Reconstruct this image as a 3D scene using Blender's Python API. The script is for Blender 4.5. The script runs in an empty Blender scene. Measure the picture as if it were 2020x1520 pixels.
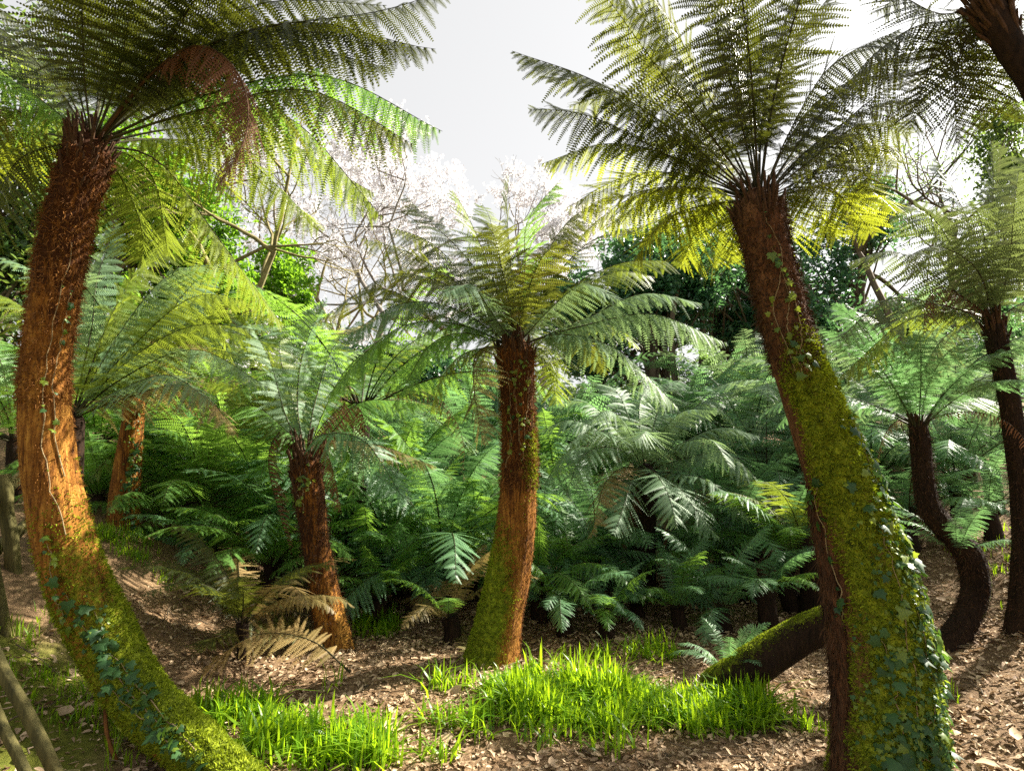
import bpy, math, random
import numpy as np
from mathutils import Matrix, Vector

rng = np.random.default_rng(11)
random.seed(5)
SC = bpy.context.scene
COL = SC.collection
R = math.radians
PI = math.pi

# ------------------------------------------------------------------ camera
EYE = np.array([0.0, 0.0, 1.7])
PITCH = R(7.1)
F = 1122.0                                   # focal length in pixels of a 2020 px wide frame
cam = bpy.data.cameras.new('camera')
cam.sensor_width = 36.0
cam.lens = 36.0 * F / 2020.0
cam.clip_start = 0.05
cam.clip_end = 2000.0
cam_o = bpy.data.objects.new('camera', cam)
cam_o.location = EYE
cam_o.rotation_euler = (math.pi / 2 + PITCH, 0, 0)
COL.objects.link(cam_o)
SC.camera = cam_o

# ------------------------------------------------------------------ sky, sun, exposure
SUN_AZ, SUN_EL = R(66), R(37)                # azimuth clockwise from the view direction (+Y)
w = bpy.data.worlds.new('World'); SC.world = w; w.use_nodes = True
nt = w.node_tree; nt.nodes.clear()
sky = nt.nodes.new('ShaderNodeTexSky'); sky.sky_type = 'NISHITA'; sky.sun_disc = False
sky.sun_elevation = SUN_EL; sky.sun_rotation = SUN_AZ
sky.air_density = 1.0; sky.dust_density = 4.0; sky.ozone_density = 0.6
hs = nt.nodes.new('ShaderNodeHueSaturation'); hs.inputs['Saturation'].default_value = 0.10
mx = nt.nodes.new('ShaderNodeMix'); mx.data_type = 'RGBA'
mx.inputs[0].default_value = 0.60
mx.inputs[7].default_value = (5.15, 5.15, 5.15, 1)      # thin even high cloud over the clear sky
bg = nt.nodes.new('ShaderNodeBackground'); bg.inputs['Strength'].default_value = 0.052
wo = nt.nodes.new('ShaderNodeOutputWorld')
nt.links.new(sky.outputs[0], hs.inputs['Color']); nt.links.new(hs.outputs[0], mx.inputs[6])
nt.links.new(mx.outputs[2], bg.inputs[0]); nt.links.new(bg.outputs[0], wo.inputs[0])
sd = bpy.data.lights.new('sun', 'SUN'); sd.energy = 5.0; sd.angle = R(0.6); sd.color = (1.0, 0.93, 0.80)
so = bpy.data.objects.new('sun', sd); COL.objects.link(so)
sv = Vector((math.sin(SUN_AZ) * math.cos(SUN_EL), math.cos(SUN_AZ) * math.cos(SUN_EL), math.sin(SUN_EL)))
so.rotation_euler = sv.to_track_quat('Z', 'Y').to_euler()
so.location = sv * 30
SC.view_settings.view_transform = 'Standard'; SC.view_settings.look = 'None'
SC.view_settings.exposure = 1.95; SC.view_settings.gamma = 1.0; SC.view_settings.use_curve_mapping = False
cy = SC.cycles
cy.max_bounces = 7; cy.diffuse_bounces = 4; cy.glossy_bounces = 2; cy.transmission_bounces = 5
cy.transparent_max_bounces = 4; cy.volume_bounces = 0
cy.caustics_reflective = False; cy.caustics_refractive = False
cy.use_denoising = False
cy.sample_clamp_indirect = 6.0

# ------------------------------------------------------------------ helpers
UPC = np.array([0, -math.sin(PITCH), math.cos(PITCH)]); FWD = np.array([0, math.cos(PITCH), math.sin(PITCH)])
def ray(px, py):
    return FWD + np.array([(px - 1010) / F, 0, 0]) + UPC * ((760 - py) / F)
def P(px, py, d):
    return EYE + ray(px, py) * d
def ss(x):
    x = np.clip(x, 0, 1); return x * x * (3 - 2 * x)
def unit(v):
    return v / np.maximum(np.linalg.norm(v, axis=-1, keepdims=True), 1e-9)

_g = np.random.default_rng(3).random((64, 64))
def noise2(x, y):
    """smooth value noise, period 64"""
    xi = np.floor(x).astype(int); yi = np.floor(y).astype(int)
    fx = ss(x - xi); fy = ss(y - yi)
    a = _g[xi % 64, yi % 64]; b = _g[(xi + 1) % 64, yi % 64]
    c = _g[xi % 64, (yi + 1) % 64]; d = _g[(xi + 1) % 64, (yi + 1) % 64]
    return (a * (1 - fx) + b * fx) * (1 - fy) + (c * (1 - fx) + d * fx) * fy

def height(x, y):
    x = np.asarray(x, float); y = np.asarray(y, float)
    z = 1.15 * ss((-1.7 - x) / 3.2) * ss((y + 1) / 4.5)
    z = z + 1.0 * ss((x - 2.0) / 4.3) + 1.2 * ss((x - 6.0) / 10)
    z = z + 1.0 * ss((-x - 5.5) / 8)
    z = z + 0.95 * ss((y - 6.3) / 4.2) * (1 - 0.85 * np.exp(-((x - 2.2) ** 2 / 3.5 + (y - 7) ** 2 / 4)))
    z = z + 1.6 * ss((y - 11) / 22)
    z = z + 0.10 * (noise2(x * 0.7 + 9, y * 0.7) - 0.5) + 0.05 * (noise2(x * 2.1, y * 2.1 + 5) - 0.5)
    return z
def ground_at(px, py):
    """where the ray through a pixel meets the ground"""
    r = ray(px, py); t = 0.8
    while t < 60:
        p = EYE + r * t
        if p[2] < height(p[0], p[1]): break
        t += 0.02 + t * 0.004
    p = EYE + r * t
    return np.array([p[0], p[1], float(height(p[0], p[1]))])
def on_ground(x, y):
    return np.array([x, y, float(height(x, y))])

def mesh_np(name, V, T, mats, midx=None, smooth=False, attrs=None):
    V = np.ascontiguousarray(V, np.float32); T = np.ascontiguousarray(T, np.int32)
    me = bpy.data.meshes.new(name)
    me.vertices.add(len(V)); me.vertices.foreach_set('co', V.ravel())
    me.loops.add(T.size); me.loops.foreach_set('vertex_index', T.ravel())
    me.polygons.add(len(T)); me.polygons.foreach_set('loop_start', np.arange(0, T.size, 3, dtype=np.int32))
    for m in mats: me.materials.append(m)
    if midx is not None: me.polygons.foreach_set('material_index', np.ascontiguousarray(midx, np.int32))
    if smooth: me.polygons.foreach_set('use_smooth', np.ones(len(T), bool))
    for k, a in (attrs or {}).items():
        at = me.attributes.new(k, 'FLOAT', 'POINT'); at.data.foreach_set('value', np.ascontiguousarray(a, np.float32))
    me.update(calc_edges=True)
    return me
def link(name, data, parent=None, loc=None, mat=None):
    o = bpy.data.objects.new(name, data); COL.objects.link(o)
    if loc is not None: o.location = loc
    if mat is not None: o.matrix_local = mat
    if parent is not None: o.parent = parent
    return o
def tag(o, label=None, cat=None, group=None, kind=None):
    if label: o['label'] = label
    if cat: o['category'] = cat
    if group: o['group'] = group
    if kind: o['kind'] = kind
    return o
def thing(name, loc, label, cat, group=None):
    o = link(name, None, loc=loc); o.empty_display_size = 0.2
    return tag(o, label, cat, group)
def rel(parent, p):
    return np.asarray(p) - np.array(parent.location)

def spline(pts, n):
    """Catmull-Rom through pts, resampled evenly to n points (any number of columns)"""
    p = np.asarray(pts, float)
    if len(p) == 2: return p[0] + (p[1] - p[0]) * np.linspace(0, 1, n)[:, None]
    q = np.vstack([2 * p[0] - p[1], p, 2 * p[-1] - p[-2]])
    out = []
    for i in range(1, len(q) - 2):
        t = np.linspace(0, 1, 24, endpoint=False)[:, None]
        a, b, c, d = q[i - 1], q[i], q[i + 1], q[i + 2]
        out.append(0.5 * ((2 * b) + (-a + c) * t + (2 * a - 5 * b + 4 * c - d) * t ** 2 + (-a + 3 * b - 3 * c + d) * t ** 3))
    out.append(p[-1][None]); c = np.vstack(out)
    s = np.concatenate([[0], np.cumsum(np.linalg.norm(np.diff(c[:, :3], axis=0), axis=1))])
    u = np.linspace(0, s[-1], n)
    return np.stack([np.interp(u, s, c[:, k]) for k in range(c.shape[1])], 1)

def frames(C):
    T = unit(np.gradient(C, axis=0)); N = np.zeros_like(T)
    a = np.array([0, 1, 0.0]) if abs(T[0][1]) < 0.9 else np.array([1.0, 0, 0])
    n = unit(a - T[0] * a.dot(T[0]))
    for i in range(len(C)):
        n = unit(n - T[i] * n.dot(T[i])); N[i] = n
    return T, N, np.cross(T, N)
def tube_geo(C, r, k=5, cap=True):
    T, N, B = frames(C); n = len(C)
    a = np.arange(k) * 2 * math.pi / k
    ring = N[:, None] * np.cos(a)[None, :, None] + B[:, None] * np.sin(a)[None, :, None]
    V = (C[:, None] + ring * np.asarray(r).reshape(-1, 1, 1)).reshape(-1, 3)
    i, j = np.meshgrid(np.arange(n - 1), np.arange(k), indexing='ij'); j2 = (j + 1) % k
    q = np.stack([i * k + j, i * k + j2, (i + 1) * k + j2, (i + 1) * k + j], -1).reshape(-1, 4)
    F_ = np.concatenate([q[:, [0, 1, 2]], q[:, [0, 2, 3]]])
    if cap:
        V = np.vstack([V, C[0], C[-1]]); c0, c1 = n * k, n * k + 1; b = (n - 1) * k
        F_ = np.concatenate([F_, [[c0, (x + 1) % k, x] for x in range(k)], [[c1, b + x, b + (x + 1) % k] for x in range(k)]])
    return V, F_
class Geo:
    def __init__(s): s.v = []; s.t = []; s.m = []; s.a = []; s.n = 0
    def add(s, V, T, m=0, a=0.0):
        s.v.append(V); s.t.append(np.asarray(T) + s.n); s.m.append(np.full(len(T), m)); s.n += len(V)
        s.a.append(np.broadcast_to(np.asarray(a, float), (len(V),)))
    def mesh(s, name, mats, smooth=False):
        return mesh_np(name, np.vstack(s.v), np.vstack(s.t), mats, np.concatenate(s.m), smooth, {'rnd': np.concatenate(s.a)})

# ------------------------------------------------------------------ materials
def new_mat(name):
    m = bpy.data.materials.new(name); m.use_nodes = True
    t = m.node_tree; t.nodes.clear()
    return m, t, t.nodes.new('ShaderNodeOutputMaterial')
def ramp(t, stops):
    r = t.nodes.new('ShaderNodeValToRGB'); e = r.color_ramp.elements
    while len(e) < len(stops): e.new(0.5)
    for i, (p, c) in enumerate(stops): e[i].position = p; e[i].color = (*c, 1)
    return r
def noise_node(t, scale, detail=4, rough=0.6, coord='Object', stretch=None):
    tc = t.nodes.new('ShaderNodeTexCoord'); n = t.nodes.new('ShaderNodeTexNoise')
    n.inputs['Scale'].default_value = scale; n.inputs['Detail'].default_value = detail; n.inputs['Roughness'].default_value = rough
    if stretch:
        mp = t.nodes.new('ShaderNodeMapping'); mp.inputs['Scale'].default_value = stretch
        t.links.new(tc.outputs[coord], mp.inputs[0]); t.links.new(mp.outputs[0], n.inputs['Vector'])
    else: t.links.new(tc.outputs[coord], n.inputs['Vector'])
    return n
def leaf_mat(name, c0, c1, tr, trans=0.45, rough=0.45, spec=0.35, objvar=0.6, third=None):
    """two-sided leaf: reflecting and translucent; hue varies per object, per leaflet and over patches"""
    m, t, out = new_mat(name)
    oi = t.nodes.new('ShaderNodeObjectInfo')
    at = t.nodes.new('ShaderNodeAttribute'); at.attribute_name = 'rnd'
    ns = noise_node(t, 6.0, 3)
    a1 = t.nodes.new('ShaderNodeMath'); a1.operation = 'MULTIPLY'; a1.inputs[1].default_value = objvar
    t.links.new(oi.outputs['Random'], a1.inputs[0])
    a2 = t.nodes.new('ShaderNodeMath'); a2.operation = 'MULTIPLY_ADD'; a2.inputs[1].default_value = (1 - objvar) * 0.8
    t.links.new(at.outputs['Fac'], a2.inputs[0]); t.links.new(a1.outputs[0], a2.inputs[2])
    a3 = t.nodes.new('ShaderNodeMath'); a3.operation = 'MULTIPLY_ADD'; a3.inputs[1].default_value = 0.5
    t.links.new(ns.outputs['Fac'], a3.inputs[0]); t.links.new(a2.outputs[0], a3.inputs[2])
    a4 = t.nodes.new('ShaderNodeMath'); a4.operation = 'SUBTRACT'; a4.inputs[1].default_value = 0.2
    t.links.new(a3.outputs[0], a4.inputs[0])
    stops = [(0.0, c0), (0.85, c1)] + ([(1.0, third)] if third else [])
    rp = ramp(t, stops); t.links.new(a4.outputs[0], rp.inputs[0])
    p = t.nodes.new('ShaderNodeBsdfPrincipled'); p.inputs['Roughness'].default_value = rough
    p.inputs['Specular IOR Level'].default_value = spec
    t.links.new(rp.outputs[0], p.inputs['Base Color'])
    tl = t.nodes.new('ShaderNodeBsdfTranslucent')
    mc = t.nodes.new('ShaderNodeMix'); mc.data_type = 'RGBA'; mc.inputs[0].default_value = 0.72; mc.inputs[7].default_value = (*tr, 1)
    t.links.new(rp.outputs[0], mc.inputs[6]); t.links.new(mc.outputs[2], tl.inputs['Color'])
    ms = t.nodes.new('ShaderNodeMixShader'); ms.inputs[0].default_value = trans
    t.links.new(p.outputs[0], ms.inputs[1]); t.links.new(tl.outputs[0], ms.inputs[2]); t.links.new(ms.outputs[0], out.inputs[0])
    return m
def solid_mat(name, stops, scale=8, rough=0.85, bump=0.4, bdist=0.01, stretch=None, spec=0.2, attr=None, coord='Object'):
    m, t, out = new_mat(name)
    n = noise_node(t, scale, 6, 0.65, coord, stretch)
    rp = ramp(t, stops)
    if attr:
        at = t.nodes.new('ShaderNodeAttribute'); at.attribute_name = attr
        a = t.nodes.new('ShaderNodeMath'); a.operation = 'MULTIPLY_ADD'; a.inputs[1].default_value = 0.5
        b = t.nodes.new('ShaderNodeMath'); b.operation = 'MULTIPLY'; b.inputs[1].default_value = 0.7
        t.links.new(at.outputs['Fac'], b.inputs[0]); t.links.new(n.outputs['Fac'], a.inputs[0]); t.links.new(b.outputs[0], a.inputs[2])
        t.links.new(a.outputs[0], rp.inputs[0])
    else: t.links.new(n.outputs['Fac'], rp.inputs[0])
    p = t.nodes.new('ShaderNodeBsdfPrincipled'); p.inputs['Roughness'].default_value = rough; p.inputs['Specular IOR Level'].default_value = spec
    t.links.new(rp.outputs[0], p.inputs['Base Color'])
    if bump:
        b = t.nodes.new('ShaderNodeBump'); b.inputs['Strength'].default_value = bump; b.inputs['Distance'].default_value = bdist
        n2 = noise_node(t, scale * 4, 4, 0.7, coord, stretch)
        t.links.new(n2.outputs['Fac'], b.inputs['Height']); t.links.new(b.outputs[0], p.inputs['Normal'])
    t.links.new(p.outputs[0], out.inputs[0])
    return m
def trunk_mat(name, bark, moss):
    """fibrous bark (colour stops) under moss (colour stops); the 'moss' attribute says where moss grows"""
    m, t, out = new_mat(name)
    n = noise_node(t, 7, 6, 0.7, stretch=(1, 1, 0.35)); rb = ramp(t, bark)
    nv = noise_node(t, 55, 4, 0.7, stretch=(1, 1, 0.10))
    av = t.nodes.new('ShaderNodeMath'); av.operation = 'MULTIPLY_ADD'; av.inputs[1].default_value = 0.55; av.inputs[2].default_value = 0.0
    t.links.new(nv.outputs['Fac'], av.inputs[0])
    aw = t.nodes.new('ShaderNodeMath'); aw.operation = 'MULTIPLY_ADD'; aw.inputs[1].default_value = 0.45
    t.links.new(n.outputs['Fac'], aw.inputs[0]); t.links.new(av.outputs[0], aw.inputs[2])
    tn = t.nodes.new('ShaderNodeAttribute'); tn.attribute_name = 'tone'
    ax = t.nodes.new('ShaderNodeMath'); ax.operation = 'ADD'; t.links.new(tn.outputs['Fac'], ax.inputs[0]); t.links.new(aw.outputs[0], ax.inputs[1])
    t.links.new(ax.outputs[0], rb.inputs[0])
    n2 = noise_node(t, 22, 5, 0.7); rm = ramp(t, moss); t.links.new(n2.outputs['Fac'], rm.inputs[0])
    at = t.nodes.new('ShaderNodeAttribute'); at.attribute_name = 'moss'
    n3 = noise_node(t, 14, 5, 0.75)
    ad = t.nodes.new('ShaderNodeMath'); ad.operation = 'ADD'; t.links.new(at.outputs['Fac'], ad.inputs[0]); t.links.new(n3.outputs['Fac'], ad.inputs[1])
    mr = t.nodes.new('ShaderNodeMapRange'); mr.inputs[1].default_value = 0.85; mr.inputs[2].default_value = 1.15
    t.links.new(ad.outputs[0], mr.inputs[0])
    mc = t.nodes.new('ShaderNodeMix'); mc.data_type = 'RGBA'
    t.links.new(mr.outputs[0], mc.inputs[0]); t.links.new(rb.outputs[0], mc.inputs[6]); t.links.new(rm.outputs[0], mc.inputs[7])
    p = t.nodes.new('ShaderNodeBsdfPrincipled'); p.inputs['Roughness'].default_value = 0.92; p.inputs['Specular IOR Level'].default_value = 0.15
    t.links.new(mc.outputs[2], p.inputs['Base Color'])
    b = t.nodes.new('ShaderNodeBump'); b.inputs['Strength'].default_value = 1.0; b.inputs['Distance'].default_value = 0.02
    n4 = noise_node(t, 45, 5, 0.75, stretch=(1, 1, 0.16)); t.links.new(n4.outputs['Fac'], b.inputs['Height']); t.links.new(b.outputs[0], p.inputs['Normal'])
    t.links.new(p.outputs[0], out.inputs[0])
    return m

M = {}
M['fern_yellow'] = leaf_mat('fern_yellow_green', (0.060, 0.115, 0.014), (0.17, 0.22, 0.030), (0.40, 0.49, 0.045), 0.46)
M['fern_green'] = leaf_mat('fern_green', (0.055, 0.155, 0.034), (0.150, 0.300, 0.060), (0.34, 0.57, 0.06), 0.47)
M['fern_backlit'] = leaf_mat('fern_backlit_dark_olive', (0.012, 0.022, 0.006), (0.042, 0.052, 0.010), (0.16, 0.18, 0.014), 0.26)  # darkness of fronds backlit by the sky, put into the leaf colour
M['fern_sunlit'] = leaf_mat('fern_sunlit_yellow_green', (0.065, 0.105, 0.010), (0.18, 0.20, 0.022), (0.48, 0.53, 0.030), 0.52)  # sun glowing through the fronds, put into the leaf colour
M['fern_teal'] = leaf_mat('fern_blue_green', (0.055, 0.155, 0.070), (0.150, 0.300, 0.140), (0.24, 0.46, 0.13), 0.40, 0.46, 0.45)
M['fern_olive'] = leaf_mat('fern_olive', (0.022, 0.042, 0.010), (0.080, 0.098, 0.020), (0.28, 0.31, 0.03), 0.42, third=(0.22, 0.14, 0.04))
M['fern_silver'] = leaf_mat('fern_silver_green', (0.080, 0.160, 0.085), (0.19, 0.30, 0.165), (0.32, 0.46, 0.15), 0.40, 0.52, 0.32)
M['fern_grey'] = leaf_mat('fern_grey_green', (0.040, 0.070, 0.030), (0.11, 0.15, 0.065), (0.25, 0.31, 0.07), 0.36, 0.42, 0.55)
M['frond_tan'] = leaf_mat('frond_fading_tan', (0.10, 0.11, 0.030), (0.32, 0.22, 0.09), (0.36, 0.27, 0.08), 0.35)
M['frond_dead'] = leaf_mat('frond_dead_brown', (0.07, 0.030, 0.016), (0.21, 0.095, 0.050), (0.22, 0.09, 0.035), 0.15, 0.7, 0.15)
M['stipe'] = solid_mat('stipe_brown_green', [(0.3, (0.016, 0.012, 0.006)), (0.7, (0.05, 0.05, 0.014))], 4, 0.6, 0.2)
M['stub'] = solid_mat('stipe_stub_brown', [(0.25, (0.016, 0.009, 0.005)), (0.75, (0.10, 0.050, 0.022))], 9, 0.85, 0.5)
M['fibre'] = solid_mat('root_fibre_rust', [(0.3, (0.06, 0.022, 0.007)), (0.7, (0.29, 0.125, 0.030))], 5, 0.9, 0)
M['moss'] = leaf_mat('moss_green', (0.055, 0.085, 0.008), (0.32, 0.385, 0.022), (0.38, 0.48, 0.016), 0.28, 0.8, 0.1, 0.0)
BARK_RUST = [(0.36, (0.05, 0.018, 0.006)), (0.47, (0.24, 0.095, 0.017)), (0.62, (0.50, 0.25, 0.050))]
BARK_DARK = [(0.36, (0.007, 0.005, 0.004)), (0.62, (0.038, 0.021, 0.012))]  # dark stem bark, colour deepened to stand for the right bank's shade
MOSS_C = [(0.34, (0.035, 0.050, 0.006)), (0.5, (0.165, 0.205, 0.014)), (0.68, (0.34, 0.39, 0.026))]
M['trunk_rust'] = trunk_mat('trunk_rust_mossy', BARK_RUST, MOSS_C)
M['trunk_brown'] = trunk_mat('trunk_brown_mossy', [(0.36, (0.022, 0.010, 0.005)), (0.48, (0.115, 0.050, 0.022)), (0.65, (0.22, 0.11, 0.05))], MOSS_C)
M['trunk_dark'] = trunk_mat('trunk_dark', BARK_DARK, MOSS_C)
M['bark'] = solid_mat('bark_grey_brown', [(0.3, (0.05, 0.038, 0.024)), (0.7, (0.17, 0.13, 0.085))], 6, 0.9, 0.6, 0.02, (1, 1, 0.3))
M['bark_pale'] = solid_mat('bark_pale_grey', [(0.3, (0.13, 0.115, 0.10)), (0.7, (0.30, 0.27, 0.24))], 6, 0.9, 0.4, 0.02)
M['bark_ochre'] = solid_mat('bark_lichen', [(0.3, (0.10, 0.085, 0.035)), (0.7, (0.30, 0.26, 0.12))], 6, 0.9, 0.5, 0.02)
M['vine'] = solid_mat('ivy_stem', [(0.3, (0.16, 0.11, 0.055)), (0.7, (0.36, 0.28, 0.15))], 20, 0.8, 0.3)
M['ivy'] = leaf_mat('ivy_leaf', (0.012, 0.045, 0.014), (0.045, 0.115, 0.030), (0.18, 0.34, 0.03), 0.30, 0.5, 0.35, 0.8)
M['ivy_pale'] = leaf_mat('ivy_young_leaf', (0.07, 0.14, 0.012), (0.20, 0.27, 0.03), (0.40, 0.48, 0.04), 0.4, 0.4, 0.4, 0.8)
M['grass'] = leaf_mat('grass_blade', (0.070, 0.19, 0.010), (0.20, 0.34, 0.018), (0.50, 0.72, 0.015), 0.52, 0.35, 0.4, 0.0)
M['litter'] = leaf_mat('dry_leaf', (0.11, 0.060, 0.030), (0.64, 0.48, 0.31), (0.46, 0.30, 0.16), 0.15, 0.75, 0.2, 0.0)
M['wood'] = solid_mat('weathered_fence_wood', [(0.3, (0.03, 0.028, 0.010)), (0.5, (0.085, 0.075, 0.025)), (0.75, (0.15, 0.125, 0.045))], 5, 0.85, 0.5, 0.01, (6, 6, 0.6))
M['leaf_dark'] = leaf_mat('broadleaf_dark', (0.022, 0.080, 0.042), (0.060, 0.165, 0.085), (0.16, 0.36, 0.09), 0.33, 0.36, 0.5, 0.0)
M['leaf_bright'] = leaf_mat('broadleaf_bright', (0.06, 0.15, 0.015), (0.15, 0.29, 0.03), (0.34, 0.62, 0.03), 0.5, 0.45, 0.4, 0.0)
M['leaf_mid'] = leaf_mat('broadleaf_mid', (0.022, 0.065, 0.020), (0.075, 0.14, 0.035), (0.25, 0.36, 0.05), 0.42, 0.4, 0.45, 0.0)
M['petal'] = leaf_mat('blossom_petal', (0.60, 0.59, 0.62), (0.78, 0.78, 0.80), (0.86, 0.84, 0.86), 0.5, 0.6, 0.2, 0.0)
M['leaf_far'] = leaf_mat('far_wood_leaf', (0.03, 0.075, 0.03), (0.075, 0.13, 0.05), (0.2, 0.3, 0.08), 0.35, 0.5, 0.3, 0.0)

def ground_mat():
    m, t, out = new_mat('ground_litter_soil')
    n1 = noise_node(t, 1.1, 5, 0.6); n2 = noise_node(t, 26, 6, 0.75); n3 = noise_node(t, 110, 3, 0.8)
    r1 = ramp(t, [(0.34, (0.055, 0.031, 0.017)), (0.50, (0.19, 0.118, 0.062)), (0.66, (0.42, 0.29, 0.165))])
    a = t.nodes.new('ShaderNodeMath'); a.operation = 'MULTIPLY_ADD'; a.inputs[1].default_value = 0.5
    b = t.nodes.new('ShaderNodeMath'); b.operation = 'MULTIPLY'; b.inputs[1].default_value = 0.5
    t.links.new(n3.outputs['Fac'], b.inputs[0]); t.links.new(n2.outputs['Fac'], a.inputs[0]); t.links.new(b.outputs[0], a.inputs[2])
    t.links.new(a.outputs[0], r1.inputs[0])
    r2 = ramp(t, [(0.3, (0.06, 0.075, 0.008)), (0.7, (0.21, 0.22, 0.03))]); t.links.new(n2.outputs['Fac'], r2.inputs[0])
    at = t.nodes.new('ShaderNodeAttribute'); at.attribute_name = 'moss'
    ad = t.nodes.new('ShaderNodeMath'); ad.operation = 'ADD'; t.links.new(at.outputs['Fac'], ad.inputs[0]); t.links.new(n1.outputs['Fac'], ad.inputs[1])
    mr = t.nodes.new('ShaderNodeMapRange'); mr.inputs[1].default_value = 0.85; mr.inputs[2].default_value = 1.15
    t.links.new(ad.outputs[0], mr.inputs[0])
    mc = t.nodes.new('ShaderNodeMix'); mc.data_type = 'RGBA'
    t.links.new(mr.outputs[0], mc.inputs[0]); t.links.new(r1.outputs[0], mc.inputs[6]); t.links.new(r2.outputs[0], mc.inputs[7])
    p = t.nodes.new('ShaderNodeBsdfPrincipled'); p.inputs['Roughness'].default_value = 0.9; p.inputs['Specular IOR Level'].default_value = 0.2
    t.links.new(mc.outputs[2], p.inputs['Base Color'])
    bp = t.nodes.new('ShaderNodeBump'); bp.inputs['Strength'].default_value = 0.9; bp.inputs['Distance'].default_value = 0.03
    t.links.new(a.outputs[0], bp.inputs['Height']); t.links.new(bp.outputs[0], p.inputs['Normal'])
    t.links.new(p.outputs[0], out.inputs[0])
    return m
M['ground'] = ground_mat()

# ------------------------------------------------------------------ ground
def build_ground():
    u = np.linspace(-1, 1, 361)
    gx = np.sinh(u * 5.2) / math.sinh(5.2) * 220; gy = np.sinh(np.linspace(-0.75, 1, 361) * 5.2) / math.sinh(5.2) * 260 + 3
    X, Y = np.meshgrid(gx, gy, indexing='ij'); Z = height(X, Y)
    near = np.exp(-((X ** 2 + (Y - 3) ** 2) / 60))
    Z = Z + near * 0.03 * (noise2(X * 9, Y * 9) - 0.5)
    V = np.stack([X, Y, Z], -1).reshape(-1, 3); n = 361
    i, j = np.meshgrid(np.arange(n - 1), np.arange(n - 1), indexing='ij')
    q = np.stack([i * n + j, (i + 1) * n + j, (i + 1) * n + j + 1, i * n + j + 1], -1).reshape(-1, 4)
    T = np.concatenate([q[:, [0, 1, 2]], q[:, [0, 2, 3]]])
    # moss and turf on the left bank, and under the ferns at the back of the hollow
    ms = 0.68 * ss((-1.7 - X) / 0.7) * ss((4.6 - Y) / 1.0) + 0.55 * np.exp(-((X - 1.9) ** 2 / 1.2 + (Y - 6.2) ** 2 / 0.8)) + 0.30 * ss((Y - 7) / 4)
    me = mesh_np('ground', V, T, [M['ground']], None, True, {'moss': ms.reshape(-1)})
    tag(link('ground', me), 'brown leaf-littered woodland floor of the hollow', None, None, 'structure')
build_ground()

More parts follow.
